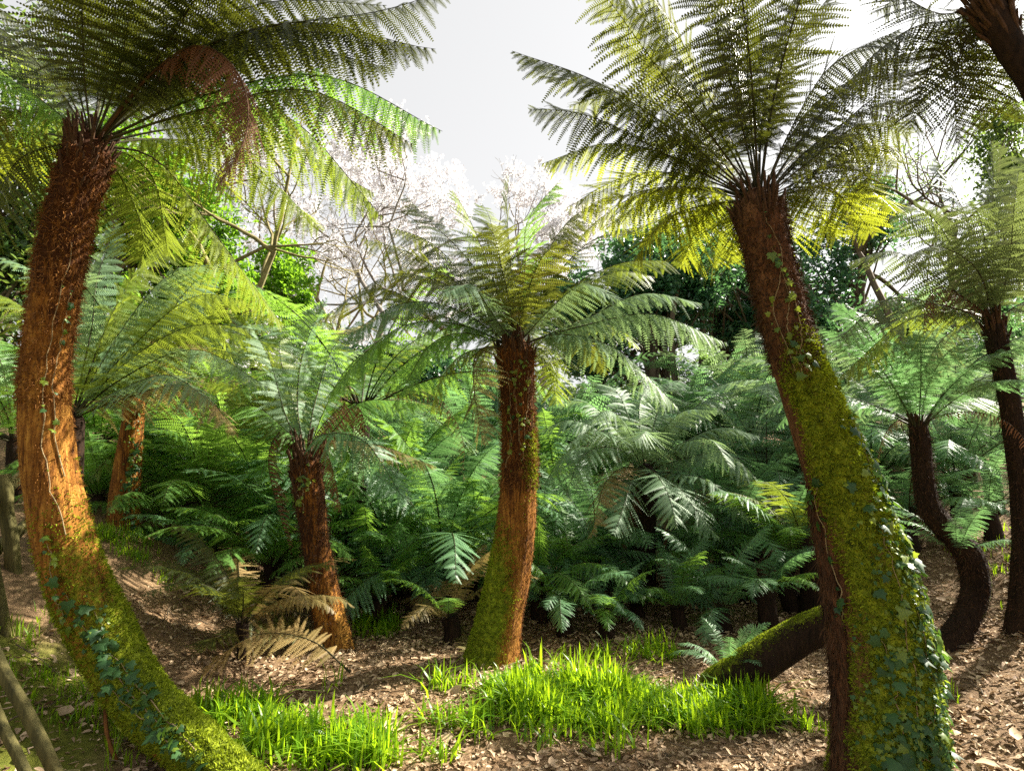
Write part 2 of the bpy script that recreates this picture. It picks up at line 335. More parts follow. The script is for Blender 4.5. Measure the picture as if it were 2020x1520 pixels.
# ------------------------------------------------------------------ fronds
def frond_geo(C, W, n=34, m=20, hang=0.25, grav=0.35, roll=0.0, stipe=0.12, tri=False, seed=0, hvec=None, rag=0.0, curl=0.15, rr=None, pls=1.0, twist=0.0):
    """C: points of the rachis from base to tip. Returns (blade V, T, rnd), (rachis V, T)"""
    g = np.random.default_rng(seed)
    seg = np.linalg.norm(np.diff(C, axis=0), axis=1); s = np.concatenate([[0], np.cumsum(seg)]); L = s[-1]
    t = stipe + (1 - stipe) * (np.arange(n) + 0.5) / n
    Pm = np.stack([np.interp(t * L, s, C[:, k]) for k in range(3)], 1)
    Tn = unit(np.gradient(C, axis=0)); Tm = unit(np.stack([np.interp(t * L, s, Tn[:, k]) for k in range(3)], 1))
    Z = np.array([0, 0, 1.0])
    if hvec is None:
        h = C[int(len(C) * 0.45)] - C[0]; h = np.array([h[0], h[1], 0])
        if np.linalg.norm(h) < 0.08 * L:
            h = C[-1] - C[0]; h = np.array([h[0], h[1], 0.0])
    else: h = np.asarray(hvec, float)
    h = unit(h + 1e-6)
    S = np.cross(h, Z)[None] * np.ones((n, 1)); S = unit(S - Tm * (S * Tm).sum(1, keepdims=True))
    Nn = np.cross(S, Tm)
    rl = roll + twist * np.linspace(-.3, 1, n) ** 1
    cr_, sr_ = np.cos(rl)[:, None], np.sin(rl)[:, None]
    S, Nn = S * cr_ + Nn * sr_, Nn * cr_ - S * sr_
    x = (t - stipe) / (1 - stipe)
    f = np.clip(x + 0.03, 0, 1) ** 0.55 * (1 - x) ** 0.72; f = f / f.max()
    sg = np.array([1, -1.0])
    ln = W * f[:, None] * (1 + 0.10 * g.standard_normal((n, 2)))
    if rag: ln = ln * np.where(g.random((n, 2)) < rag, g.random((n, 2)) * 0.6 + 0.05, 1.0)
    phi = (R(8) + R(40) * x ** 1.6)[:, None] + R(7) * g.standard_normal((n, 2))
    hg = hang + 0.14 * g.standard_normal((n, 2)) + 0.18 * np.sin(x * 9 + g.random() * 6)[:, None]
    D = sg[None, :, None] * S[:, None] * np.cos(phi)[..., None] + Tm[:, None] * np.sin(phi)[..., None]
    D = D * np.cos(hg)[..., None] - Nn[:, None] * np.sin(hg)[..., None]
    gr = (grav * (1 + 0.25 * g.standard_normal((n, 2))))[..., None, None]
    u = ((np.arange(m) + 0.5) / m)[None, None, :, None]
    lnn = ln[..., None, None]
    c = Pm[:, None, None] + lnn * (D[:, :, None] * u - Z * gr * 0.5 * u ** 2)
    Dt = unit(D[:, :, None] - Z * gr * u)
    Tb = Tm[:, None, None] * np.ones_like(Dt)
    e = unit(Tb - (Tb * Dt).sum(-1, keepdims=True) * Dt)
    nb = np.cross(Dt, e); nb = nb * np.sign((nb * Nn[:, None, None]).sum(-1, keepdims=True) + 1e-9)
    sp = L * (1 - stipe) / n
    pl = pls * np.minimum(sp * 0.66, 0.20 * lnn + 0.003) * (1 - 0.80 * u ** 2.2) * (1 + 0.12 * g.standard_normal((n, 2, m, 1)))
    pw = lnn / m * (0.44 if tri else 0.40)
    psi = 0.38
    blocks = []; tris = []; off = 0
    rnd = np.broadcast_to(g.random((n, 2, 1)), (n, 2, m)).reshape(-1)
    rr_ = []
    for sd in (1, -1):
        q = sd * e * math.cos(psi) + Dt * math.sin(psi) - nb * curl
        a = c - Dt * pw; b = c + Dt * pw
        if tri:
            vv = np.stack([a, b, c + q * pl], -2).reshape(-1, 3); k = 3; tt = np.array([[0, 1, 2]])
        else:
            tip = c + q * pl; tw = Dt * pw * 0.42
            vv = np.stack([a, b, tip + tw, tip - tw], -2).reshape(-1, 3); k = 4; tt = np.array([[0, 1, 2], [0, 2, 3]])
        N_ = n * 2 * m
        tris.append((tt[None] + (np.arange(N_) * k)[:, None, None]).reshape(-1, 3) + off)
        blocks.append(vv); off += len(vv); rr_.append(np.repeat(rnd, k))
    if not tri:      # midrib of every pinna as a thin blade
        uu = np.array([0.0, 0.5, 1.0])[None, None, :, None]
        cc = Pm[:, None, None] + lnn * (D[:, :, None] * uu - Z * gr * 0.5 * uu ** 2)
        wv = Tm[:, None, None] * (0.0032 * (1.05 - uu)) * np.ones_like(cc)
        vv = np.stack([cc - wv, cc + wv], -2).reshape(-1, 3)
        base = (np.arange(n * 2) * 6)[:, None, None] + off
        tt = np.array([[0, 1, 3], [0, 3, 2], [2, 3, 5], [2, 5, 4]])[None]
        tris.append((base + tt).reshape(-1, 3)); blocks.append(vv); rr_.append(np.full(len(vv), 0.9))
    rad = rr if rr else 0.0085 * (L / 2) ** 0.5
    Cr = spline(C, 22); rt = rad * (1 - 0.88 * np.linspace(0, 1, 22) ** 0.8); rt[0] *= 1.5; rt[1] *= 1.2
    rv, rtri = tube_geo(Cr, rt, 5, False)
    return (np.vstack(blocks), np.concatenate(tris), np.concatenate(rr_)), (rv, rtri)

_fs = [100]
def frond_px(parent, base, pts, dtip, W=0.30, mat='fern_green', n=36, m=20, **kw):
    """a frond of a near tree: through the given points, at depths going from the crown's to dtip"""
    _fs[0] += 1
    d0 = base[2]; k = len(pts)
    P3 = [P(*base)] + [P(x, y, d0 + (dtip - d0) * (i + 1) / k) for i, (x, y) in enumerate(pts)]
    C = spline(np.array(P3), 60)
    tw_ = np.linspace(0, 1, 60); C = C + np.array([random.gauss(0, .03), random.gauss(0, .05), random.gauss(0, .025)]) * (np.sin(tw_ * PI * random.uniform(1.2, 2.2)) * tw_ ** .7)[:, None]
    kw.setdefault('twist', random.uniform(-.55, .55)); kw.setdefault('rag', random.choice([.02, .04, .08, .14]))
    kw.setdefault('roll', random.uniform(-0.3, 0.3)); kw.setdefault('hang', random.uniform(0.15, 0.45)); kw.setdefault('grav', random.uniform(0.25, 0.6))
    (bv, bt, br), (rv, rt) = frond_geo(C, W, n, m, seed=_fs[0], **kw)
    o0 = C[0]
    me = mesh_np('frond', bv - o0, bt, [M[mat]], None, False, {'rnd': br})
    o = link('frond', me, parent, rel(parent, o0))
    mr = mesh_np('rachis', rv - o0, rt, [M['stub'] if 'dead' in mat else M['stipe']], None, True)
    link('rachis', mr, o)
    return o

# library of fronds, unit length along +X, for all smaller and farther ferns
LIB = {}
def arc(e0, e1, p=1.3, n=40, side=0.0):
    s = np.linspace(0, 1, n); e = e0 + (e1 - e0) * s ** p
    d = np.stack([np.cos(e), side * s, np.sin(e)], 1); d = unit(d) / (n - 1)
    return np.vstack([[0, 0, 0], np.cumsum(d[:-1], 0)])
RINGS = {'up': (R(78), R(20)), 'mid': (R(56), R(-22)), 'out': (R(34), R(-52)), 'flat': (R(22), R(-18)), 'dead': (R(30), R(-100)), 'skirt': (R(12), R(-68))}
def lib(ring, lod, mat, v):
    key = (ring, lod, mat, v)
    if key not in LIB:
        e0, e1 = RINGS[ring]; g = np.random.default_rng(hash((ring, v)) % 10 ** 6 if False else sum(map(ord, ring)) * 13 + v)
        C = arc(e0 + g.uniform(-.12, .12), e1 + g.uniform(-.2, .2), g.uniform(1.0, 1.7), side=g.uniform(-.22, .22))
        n, m, tri = {'hi': (34, 18, False), 'mid': (30, 13, True), 'far': (22, 7, True)}[lod]
        dead = 'dead' in mat
        (bv, bt, br), (rv, rt) = frond_geo(C, 0.165 * (0.42 if dead else 1), n, m, hang=g.uniform(.1, .35) + (0.9 if dead else 0), grav=g.uniform(.15, .5) + (0.8 if dead else 0),
            roll=g.uniform(-.2, .2), tri=tri, seed=v * 7 + len(ring), hvec=(1, 0, 0), pls=0.5 if dead else 1.0, rag=0.35 if dead else 0.02, rr=0.0055, stipe=0.09)
        G = Geo(); G.add(bv, bt, 0, br); G.add(rv, rt, 1, 0.5)
        LIB[key] = G.mesh('frond', [M[mat], M['stub'] if dead else M['stipe']])
    return LIB[key]
def crown_lib(parent, at, Lf, n, lod, mat, rings=('up', 'mid', 'out', 'skirt'), weights=(0.28, 0.4, 0.26, 0.0), r0=0.05, az0=None, az1=None, tan=0.0, dead=0, seed=0, mat2=None):
    g = np.random.default_rng(seed + 991)
    weights = (tuple(weights) + (0, 0, 0))[:len(rings)]
    for i in range(n + dead):
        isd = i >= n
        ring = 'dead' if isd else rings[int(g.choice(len(rings), p=np.array(weights) / sum(weights)))]
        if az0 is None: az = i * 2.39996 + g.uniform(-.3, .3)
        else: az = g.uniform(az0, az1)
        mm = 'frond_dead' if isd else ('frond_tan' if g.random() < tan else (mat2 if mat2 and g.random() < 0.35 else mat))
        me = lib(ring, lod, mm, int(g.integers(0, 3)))
        sc = Lf * g.uniform(0.78, 1.12) * (0.75 if isd else 1)
        m4 = Matrix.Translation(Vector(rel(parent, np.asarray(at) + np.array([math.cos(az) * r0, math.sin(az) * r0, g.uniform(-.03, .02)])))) @ Matrix.Rotation(az, 4, 'Z') @ \
            Matrix.Rotation(g.uniform(-.15, .15), 4, 'X') @ Matrix.Rotation(g.uniform(-.14, .14), 4, 'Y') @ Matrix.Diagonal((sc, sc * (1 if g.random() < .5 else -1), sc, 1))
        link('frond', me, parent, mat=m4)

# ------------------------------------------------------------------ trunks
def trunk_geo(C4, nr=150, ns=56, ridge=0.05, lump=0.05, kr=26, mossf=None, seed=0, fluting=0.0, tonef=None):
    """C4: (x, y, z, radius) from top to base"""
    C4 = spline(C4, nr); C = C4[:, :3]; r = C4[:, 3]
    T, N, B = frames(C); a = np.arange(ns) * 2 * math.pi / ns
    s = np.concatenate([[0], np.cumsum(np.linalg.norm(np.diff(C, axis=0), axis=1))])
    A, Sg = np.meshgrid(a, s); A1 = A / (2 * math.pi)
    def per(k, fs, off):      # noise periodic in angle
        x = A1 * k; f = A1
        return noise2(x + off, Sg * fs + off) * (1 - f) + noise2(x - k + off, Sg * fs + off) * f
    rid = per(kr, 3.5, seed * 7.3) - 0.5
    rid2 = per(kr * 2, 9, seed * 3.1 + 5) - 0.5
    lm = 0.7 * (per(6, 2.2, seed * 1.7 + 11) - 0.5) + 0.5 * (per(12, 6.0, seed * 2.9 + 4) - 0.5)
    fl = np.sin(A * 5 + np.sin(Sg * 2.3) * 1.2 + seed) * ss((s - s[-1] * 0.55) / (s[-1] * 0.45))[:, None] * fluting
    rad = r[:, None] * (1 + lump * 2 * lm + ridge * 2 * rid + ridge * rid2 + fl)
    dirn = N[:, None] * np.cos(A)[..., None] + B[:, None] * np.sin(A)[..., None]
    ms = np.zeros_like(A) if mossf is None else mossf(Sg / s[-1], dirn, lm)
    rad = rad + np.clip(ms - .2, 0, .8) * (0.030 * (per(22, 16, 3.3) - .35) + 0.018 * (per(44, 34, 8.1) - .4))
    V = C[:, None] + dirn * rad[..., None]
    i, j = np.meshgrid(np.arange(nr - 1), np.arange(ns), indexing='ij'); j2 = (j + 1) % ns
    q = np.stack([i * ns + j, i * ns + j2, (i + 1) * ns + j2, (i + 1) * ns + j], -1).reshape(-1, 4)
    F_ = np.concatenate([q[:, [0, 1, 2]], q[:, [0, 2, 3]]])
    V2 = np.vstack([V.reshape(-1, 3), C[0] - T[0] * r[0] * 0.4]); F_ = np.vstack([F_, [[nr * ns, x, (x + 1) % ns] for x in range(ns)]])
    tn = np.zeros_like(A) if tonef is None else tonef(Sg / s[-1], dirn) + 0 * A
    info = dict(tone=np.append(tn.reshape(-1), tn.reshape(-1)[0]), V=V, dirn=dirn, T=T, s=s, moss=ms, r=r, C=C)
    return V2, F_, np.append(ms.reshape(-1), ms.reshape(-1)[0]), info
def path3(path, sink=0.25):
    """[(px, py, width px, depth)] -> (x, y, z, radius), extended below the ground"""
    out = [np.append(P(x, y, d), w / 2 / F * d * 0.92 / math.sqrt(1 + ((x - 1010) / F) ** 2)) for x, y, w, d in path]
    e = out[-1].copy(); dv = unit(out[-1][:3] - out[-2][:3]); e[:3] += dv * sink; e[3] *= 1.12
    return np.array(out + [e])
def blades_on(info, count, where, length, width, mat, name, parent, seed, lean=0.5, down=0.0, jit=0.5, smin=0, smax=1):
    """small blades (moss tips, root fibres) growing out of a trunk's surface: joined into one part"""
    g = np.random.default_rng(seed)
    nr, ns = info['moss'].shape
    i = g.integers(int(nr * smin), max(int(nr * smin) + 1, int((nr - 2) * smax)), count * 3); j = g.integers(0, ns, count * 3)
    k = where(info['moss'][i, j], g.random(count * 3)); i = i[k][:count]; j = j[k][:count]; n = len(i)
    fu, fv = g.random((n, 1)), g.random((n, 1)); V = info['V']
    p = V[i, j] * (1 - fu) * (1 - fv) + V[i + 1, j] * fu * (1 - fv) + V[i, (j + 1) % ns] * (1 - fu) * fv + V[i + 1, (j + 1) % ns] * fu * fv
    nrm = info['dirn'][i, j]; tg = info['T'][i]; sd = np.cross(nrm, tg)
    d = unit(nrm * (1 - lean) + g.standard_normal((n, 3)) * jit + tg * down)
    side = unit(np.cross(d, g.standard_normal((n, 3))))
    l = length * g.uniform(0.5, 1.4, (n, 1)); wd = width * g.uniform(0.6, 1.3, (n, 1))
    mid = p + d * l * 0.55; tip = mid + unit(d + tg * 0.5 * (1 if down else 0) + g.standard_normal((n, 3)) * 0.3) * l * 0.45
    p = p - nrm * 0.004
    Vv = np.stack([p - side * wd, p + side * wd, mid + side * wd * 0.8, mid - side * wd * 0.8, tip], 1).reshape(-1, 3)
    b = (np.arange(n) * 5)[:, None, None]; tt = np.array([[0, 1, 2], [0, 2, 3], [3, 2, 4]])[None]
    me = mesh_np(name, Vv - np.array(parent.location), (b + tt).reshape(-1, 3), [M[mat]], None, False, {'rnd': np.repeat(g.random(n), 5)})
    return tag(link(name, me, parent), kind='stuff')
STUB = []
def stubs(parent, info, count, seed, length=0.16, smax=0.09, spread=0.5):
    """cut leaf bases standing round the top of a trunk; each its own part"""
    if not STUB:
        for v in range(3):
            g = np.random.default_rng(v); C = spline(np.array([[0, 0, 0], [0.02, 0, 0.5], [0.10 * (v - 1) + .05, 0.03, 1.0]]), 6)
            V, T = tube_geo(C, np.array([.13, .115, .10, .09, .085, .06]), 6); STUB.append(mesh_np('stipe_stub', V, T, [M['stub']], None, True))
    g = np.random.default_rng(seed); nr, ns = info['moss'].shape
    for q in range(count):
        i = int(g.integers(1, max(2, int(nr * smax)))); j = int(g.integers(0, ns))
        p = info['V'][i, j] - info['dirn'][i, j] * 0.02; d = unit(-info['T'][i] + info['dirn'][i, j] * g.uniform(0.15, spread) + g.standard_normal(3) * 0.08)
        l = length * g.uniform(0.6, 1.3)
        quat = Vector(d).to_track_quat('Z', 'X')
        m4 = Matrix.Translation(Vector(rel(parent, p))) @ quat.to_matrix().to_4x4() @ Matrix.Diagonal((l * 0.62, l * 0.62, l, 1))
        link('stipe_stub', STUB[q % 3], parent, mat=m4)

def tree(label, path, mat, name='tree_fern', sink=0.25, nr=150, ns=56, mossf=None, seed=1, group='tree ferns', **kw):
    C4 = path3(path, sink); b = C4[-1][:3]
    tp = C4[0].copy(); tp[:3] += unit(C4[0][:3] - C4[1][:3]) * C4[0][3] * 0.75; tp[3] *= 0.45; C4 = np.vstack([tp, C4])
    o = thing(name, on_ground(b[0], b[1]), label, 'tree fern', group)
    V, T, ms, info = trunk_geo(C4, nr, ns, mossf=mossf, seed=seed, **kw)
    me = mesh_np('trunk', V - np.array(o.location), T, [M[mat]], None, True, {'moss': ms, 'tone': info['tone']})
    link('trunk', me, o)
    return o, info

# ivy ------------------------------------------------------------------
def ivy_leaf_mesh(mat):
    pts = np.array([[0, 0], [.28, -.10], [.50, .10], [.36, .30], [.50, .52], [.22, .55], [0, 1.0], [-.22, .55], [-.50, .52], [-.36, .30], [-.50, .10], [-.28, -.10]])
    z = -0.35 * np.abs(pts[:, 0]) ** 1.3 - 0.12 * pts[:, 1] ** 2
    V = np.vstack([np.column_stack([pts, z]), [[0, 0.35, 0.04]]]); n = len(pts)
    T = [[n, i, (i + 1) % n] for i in range(n)]
    return mesh_np('leaf', V, T, [M[mat]], None, False, {'rnd': np.full(len(V), 0.5)})
IVY = {}
def ivy(label, info, runs, nleaf, size, seed, pale=0.3, leafspread=0.02, group='ivy on the trunks', small=0):
    """runs: list of [(fraction along trunk, angle), ...] that the stems follow on the trunk's surface; leaves are parts"""
    g = np.random.default_rng(seed); nr, ns = info['moss'].shape
    for k in ('ivy', 'ivy_pale'):
        if k not in IVY: IVY[k] = ivy_leaf_mesh(k)
    def surf(s, a):
        i = np.clip(s, 0, 0.995) * (nr - 1); j = (a / (2 * math.pi)) % 1 * ns
        i0 = int(i); j0 = int(j) % ns
        return info['V'][i0, j0], info['dirn'][i0, j0], info['T'][i0]
    p0, _, _ = surf(*runs[0][-1])
    o = thing('ivy', p0, label, 'ivy', group)
    G = Geo(); spots = []
    for run in runs:
        rp = spline(np.array([[a[0], a[1], 0] for a in run]), 26)
        rp[:, 0] += np.cumsum(g.normal(0, .002, 26)); rp[:, 1] += np.cumsum(g.normal(0, .05, 26))
        pts = []
        for s_, a_, _ in rp:
            p, n, t = surf(s_, a_); pts.append(p + n * 0.006); spots.append((s_, a_))
        V, T = tube_geo(spline(np.array(pts), 40), np.linspace(.0022, .0042, 40), 4, False); G.add(V - p0, T)
    link('stem', G.mesh('stem', [M['vine']], True), o)
    for q in range(nleaf):
        s_, a_ = spots[int(g.integers(len(spots)))]
        p, n, t = surf(s_ + g.normal(0, leafspread), a_ + g.normal(0, leafspread * 9))
        up = unit(n * g.uniform(0.5, 1.2) + np.array([0, 0, 0.35]) + g.standard_normal(3) * 0.35)
        yv = unit(t * g.uniform(0.3, 1.0) + g.standard_normal(3) * 0.5); yv = unit(yv - up * yv.dot(up)); xv = np.cross(yv, up)
        l = size * (0.35 + 1.15 * g.random() ** 1.6)
        m4 = Matrix(((xv[0], yv[0], up[0], 0), (xv[1], yv[1], up[1], 0), (xv[2], yv[2], up[2], 0), (0, 0, 0, 1)))
        link('leaf', IVY['ivy_pale' if g.random() < pale else 'ivy'], o, mat=Matrix.Translation(Vector(p + n * g.uniform(.012, .04) - p0)) @ m4 @ Matrix.Scale(l, 4))
    if small:       # the countless small leaves in between, joined
        G = Geo(); base = np.array([v.co[:] for v in IVY['ivy'].vertices]); tr_ = np.array([p_.vertices[:] for p_ in IVY['ivy'].polygons])
        for q in range(small):
            s_, a_ = spots[int(g.integers(len(spots)))]
            p, n, t = surf(s_ + g.normal(0, leafspread * 1.3), a_ + g.normal(0, leafspread * 11))
            up = unit(n * g.uniform(0.3, 1.2) + np.array([0, 0, 0.4]) + g.standard_normal(3) * 0.4)
            yv = unit(t + g.standard_normal(3) * 0.6); yv = unit(yv - up * yv.dot(up)); xv = np.cross(yv, up); l = size * g.uniform(.25, .6)
            G.add((base[:, :1] * xv + base[:, 1:2] * yv + base[:, 2:] * up) * l + p + n * g.uniform(.008, .03) - p0, tr_, int(g.random() < pale + .15), g.random())
        tag(link('small_leaves', G.mesh('small_leaves', [M['ivy'], M['ivy_pale']]), o), kind='stuff')
    return o

# ================================================================== THE BIG TREE FERNS
SUNH = np.array([math.sin(SUN_AZ), math.cos(SUN_AZ), 0.0])
# ---- A: curved rusty trunk at the left -------------------------------------
pA = [(176, 290, 96, 3.3), (168, 320, 108, 3.3), (150, 380, 110, 3.3), (122, 500, 112, 3.3), (105, 600, 110, 3.3), (88, 750, 112, 3.3), (95, 900, 124, 3.3), (113, 1000, 134, 3.3), (138, 1100, 138, 3.32),
      (180, 1200, 142, 3.34), (230, 1300, 136, 3.32), (300, 1400, 124, 3.22), (400, 1490, 106, 2.95), (500, 1570, 96, 2.68)]
mA = lambda s, d, l: np.clip((s - 0.36) * 2.2, -0.3, 0.8) * (0.55 + 0.75 * np.clip(d[..., 2] + 0.45, 0, 1)) + 0.5 * l + 0.1 * np.clip(d[..., 0], 0, 1)
A, iA = tree('tall tree fern with thick rusty trunk curving down to a mossy foot', pA, 'trunk_rust', mossf=mA, seed=2, nr=260, ns=96, ridge=0.05, lump=0.06, kr=34, tonef=lambda s, d: -.15 * ss((.26 - s) / .16) - .02)
bA = (182, 285, 3.3)
Y, Gn, O, DK = 'fern_yellow', 'fern_green', 'fern_olive', 'fern_backlit'
GL = 'fern_sunlit'
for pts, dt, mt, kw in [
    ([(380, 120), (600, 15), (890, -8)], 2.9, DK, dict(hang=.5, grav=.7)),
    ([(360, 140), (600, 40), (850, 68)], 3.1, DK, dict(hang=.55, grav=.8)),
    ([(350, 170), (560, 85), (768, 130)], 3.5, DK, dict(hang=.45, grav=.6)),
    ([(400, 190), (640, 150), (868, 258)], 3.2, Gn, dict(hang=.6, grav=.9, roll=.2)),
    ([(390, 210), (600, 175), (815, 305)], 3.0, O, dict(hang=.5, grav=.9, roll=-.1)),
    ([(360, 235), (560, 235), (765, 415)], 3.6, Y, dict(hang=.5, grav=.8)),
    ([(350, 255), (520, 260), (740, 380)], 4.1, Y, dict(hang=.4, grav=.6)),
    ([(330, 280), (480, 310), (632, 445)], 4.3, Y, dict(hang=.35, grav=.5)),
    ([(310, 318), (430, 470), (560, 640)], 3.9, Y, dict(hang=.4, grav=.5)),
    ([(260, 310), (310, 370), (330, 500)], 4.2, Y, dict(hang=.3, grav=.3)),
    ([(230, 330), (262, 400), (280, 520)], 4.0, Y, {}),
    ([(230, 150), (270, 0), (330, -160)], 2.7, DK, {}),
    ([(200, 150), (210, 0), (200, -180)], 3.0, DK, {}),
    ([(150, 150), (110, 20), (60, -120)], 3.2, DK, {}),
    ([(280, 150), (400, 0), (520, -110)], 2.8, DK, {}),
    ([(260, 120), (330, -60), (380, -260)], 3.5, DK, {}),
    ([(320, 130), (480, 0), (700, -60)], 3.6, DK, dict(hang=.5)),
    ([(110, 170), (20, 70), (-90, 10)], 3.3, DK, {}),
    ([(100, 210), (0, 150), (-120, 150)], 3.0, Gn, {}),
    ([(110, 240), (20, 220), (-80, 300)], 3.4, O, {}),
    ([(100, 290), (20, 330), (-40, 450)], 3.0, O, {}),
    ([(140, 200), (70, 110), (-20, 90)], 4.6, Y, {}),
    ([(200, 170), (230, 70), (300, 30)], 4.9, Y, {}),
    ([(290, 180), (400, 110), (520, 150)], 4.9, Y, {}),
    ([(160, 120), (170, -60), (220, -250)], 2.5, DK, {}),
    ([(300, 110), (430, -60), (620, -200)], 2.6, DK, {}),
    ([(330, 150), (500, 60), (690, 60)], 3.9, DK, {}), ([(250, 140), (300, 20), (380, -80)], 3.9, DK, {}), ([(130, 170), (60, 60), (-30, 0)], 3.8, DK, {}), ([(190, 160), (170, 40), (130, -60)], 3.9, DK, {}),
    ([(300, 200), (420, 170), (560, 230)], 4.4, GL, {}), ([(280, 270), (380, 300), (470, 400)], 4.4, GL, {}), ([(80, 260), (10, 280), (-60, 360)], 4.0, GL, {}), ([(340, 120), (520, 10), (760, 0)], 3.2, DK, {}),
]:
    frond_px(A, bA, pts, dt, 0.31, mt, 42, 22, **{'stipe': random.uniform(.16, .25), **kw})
frond_px(A, bA, [(300, 160), (395, 92), (468, 130), (482, 240), (432, 390)], 2.5, 0.17, 'frond_dead', 60, 14, hang=.75, grav=1.4, rag=.12, curl=.5, pls=1.15, twist=0., rr=.010, stipe=.30)
stubs(A, iA, 95, 3, 0.13, 0.085)
blades_on(iA, 9000, lambda m, r: r > 0.1, 0.040, 0.0022, 'fibre', 'root_fibres', A, 4, lean=.55, down=.35, jit=.6, smin=.02, smax=.34)
blades_on(iA, 2600, lambda m, r: m < 0.3, 0.022, 0.0018, 'fibre', 'root_fibres', A, 5, lean=.5, down=.5, jit=.4, smin=.3, smax=.7)
blades_on(iA, 26000, lambda m, r: m + .35 * r > 0.50, 0.020, 0.0040, 'moss', 'moss', A, 6, lean=.3, jit=.6, smin=.4)

# ---- D: the centre tree -----------------------------------------------------
pD = [(1015, 690, 72, 4.77), (1018, 715, 76, 4.77), (1020, 770, 72, 4.77), (1023, 850, 72, 4.77), (1023, 950, 76, 4.77), (1016, 1050, 84, 4.77), (1002, 1140, 92, 4.77), (986, 1220, 98, 4.77), (976, 1280, 112, 4.75), (970, 1318, 134, 4.72)]
mD = lambda s, d, l: np.clip((s - 0.42) * 3.0, 0, 0.75) * np.clip(0.75 - d[..., 0] * 1.0, 0, 1) + 0.45 * np.exp(-((s - .33) / .1) ** 2) * np.clip(d[..., 0] + .6, 0, 1) + 0.5 * l
D, iD = tree('tree fern in the centre with mossy rust trunk and full olive crown', pD, 'trunk_rust', mossf=mD, seed=4, ridge=0.06, lump=0.08, kr=26, tonef=lambda s, d: -.11 * ss((.5 - s) / .15) - .03)
bD = (1016, 685, 4.77)
for pts, dt, mt, kw in [
    ([(920, 570), (810, 500), (718, 478)], 4.9, O, {}), ([(910, 580), (790, 540), (705, 570)], 4.5, O, {}),
    ([(940, 540), (860, 440), (800, 375)], 5.3, O, {}), ([(965, 530), (925, 430), (890, 365)], 5.6, Y, {}),
    ([(985, 520), (965, 430), (950, 400)], 5.9, Y, {}), ([(1005, 520), (1005, 420), (1010, 350)], 5.0, O, {}),
    ([(1030, 540), (1050, 430), (1110, 350)], 5.2, Gn, {}), ([(1055, 560), (1110, 450), (1215, 385)], 4.7, O, {}),
    ([(1080, 570), (1170, 470), (1275, 440)], 5.2, O, {}), ([(1100, 590), (1220, 520), (1345, 520)], 5.3, Y, {}),
    ([(1110, 600), (1200, 540), (1290, 545)], 5.9, Y, {}), ([(1120, 640), (1260, 580), (1398, 605)], 4.8, 'fern_silver', {}),
    ([(1130, 645), (1290, 620), (1440, 678)], 4.7, 'fern_silver', dict(hang=.5, grav=.8)), ([(1110, 660), (1220, 690), (1332, 805)], 4.6, 'fern_silver', dict(hang=.35, grav=.6)),
    ([(1100, 655), (1180, 640), (1258, 690)], 5.4, Y, {}), ([(1070, 690), (1100, 700), (1108, 760)], 5.5, Y, {}),
    ([(1050, 690), (1080, 720), (1100, 800)], 5.6, Y, {}), ([(890, 610), (790, 600), (690, 680)], 4.6, 'fern_silver', {}),
    ([(900, 640), (780, 650), (640, 790)], 4.5, Gn, {}), ([(920, 660), (840, 690), (760, 800)], 4.3, Gn, {}),
    ([(950, 690), (935, 750), (950, 870)], 4.2, 'frond_tan', dict(hang=.3)), ([(930, 690), (880, 730), (850, 810)], 4.9, Y, {}),
    ([(960, 600), (930, 560), (870, 580)], 3.9, 'fern_silver', {}), ([(1000, 590), (990, 480), (960, 440)], 4.2, O, {}),
    ([(1040, 590), (1070, 500), (1120, 470)], 4.1, O, {}), ([(1090, 600), (1160, 560), (1240, 590)], 4.2, 'fern_silver', {}),
    ([(870, 620), (740, 570), (620, 640)], 5.5, O, {}), ([(930, 560), (860, 490), (770, 460)], 5.9, O, {}),
]:
    frond_px(D, bD, pts, dt, 0.29, mt, 35, 18, **{'stipe': random.uniform(.12, .18), **kw})
crown_lib(D, P(1016, 688, 4.8), 1.9, 9, 'hi', O, az0=0.5, az1=2.6, seed=2)
blades_on(iD, 5000, lambda m, r: m < .35, 0.026, 0.0022, 'fibre', 'root_fibres', D, 109, lean=.6, down=.6, jit=.35, smin=.4)
stubs(D, iD, 80, 8, 0.14, 0.11)
blades_on(iD, 6000, lambda m, r: r > .1, 0.045, 0.0024, 'fibre', 'root_fibres', D, 9, lean=.2, down=.3, jit=.6, smin=.03, smax=.42)
blades_on(iD, 14000, lambda m, r: m + .3 * r > .45, 0.020, 0.0042, 'moss', 'moss', D, 10, lean=.3, jit=.6, smin=.2)

# ---- E: the great leaning trunk at the right --------------------------------
pE = [(1496, 405, 96, 3.3), (1500, 430, 108, 3.3), (1512, 490, 104, 3.3), (1534, 580, 106, 3.3), (1560, 680, 110, 3.28), (1592, 770, 124, 3.26), (1628, 870, 142, 3.23), (1665, 970, 152, 3.2), (1698, 1070, 166, 3.16),
      (1728, 1170, 186, 3.12), (1746, 1270, 202, 3.08), (1752, 1370, 214, 3.04), (1752, 1460, 228, 3.0), (1752, 1550, 254, 2.96)]
mE = lambda s, d, l: np.clip((s - 0.20) * 5.0, -0.3, 0.72) * np.clip(1.25 + 1.3 * (.82 * d[..., 0] - .57 * d[..., 1]), 0.0, 1.15) + 1.1 * l
E, iE = tree('great tree fern with leaning mossy trunk, ivy down its side, dark crown', pE, 'trunk_brown', mossf=mE, seed=6, nr=220, ns=72, ridge=0.05, lump=0.06, kr=30, fluting=0.05)
bE = (1497, 400, 3.3)
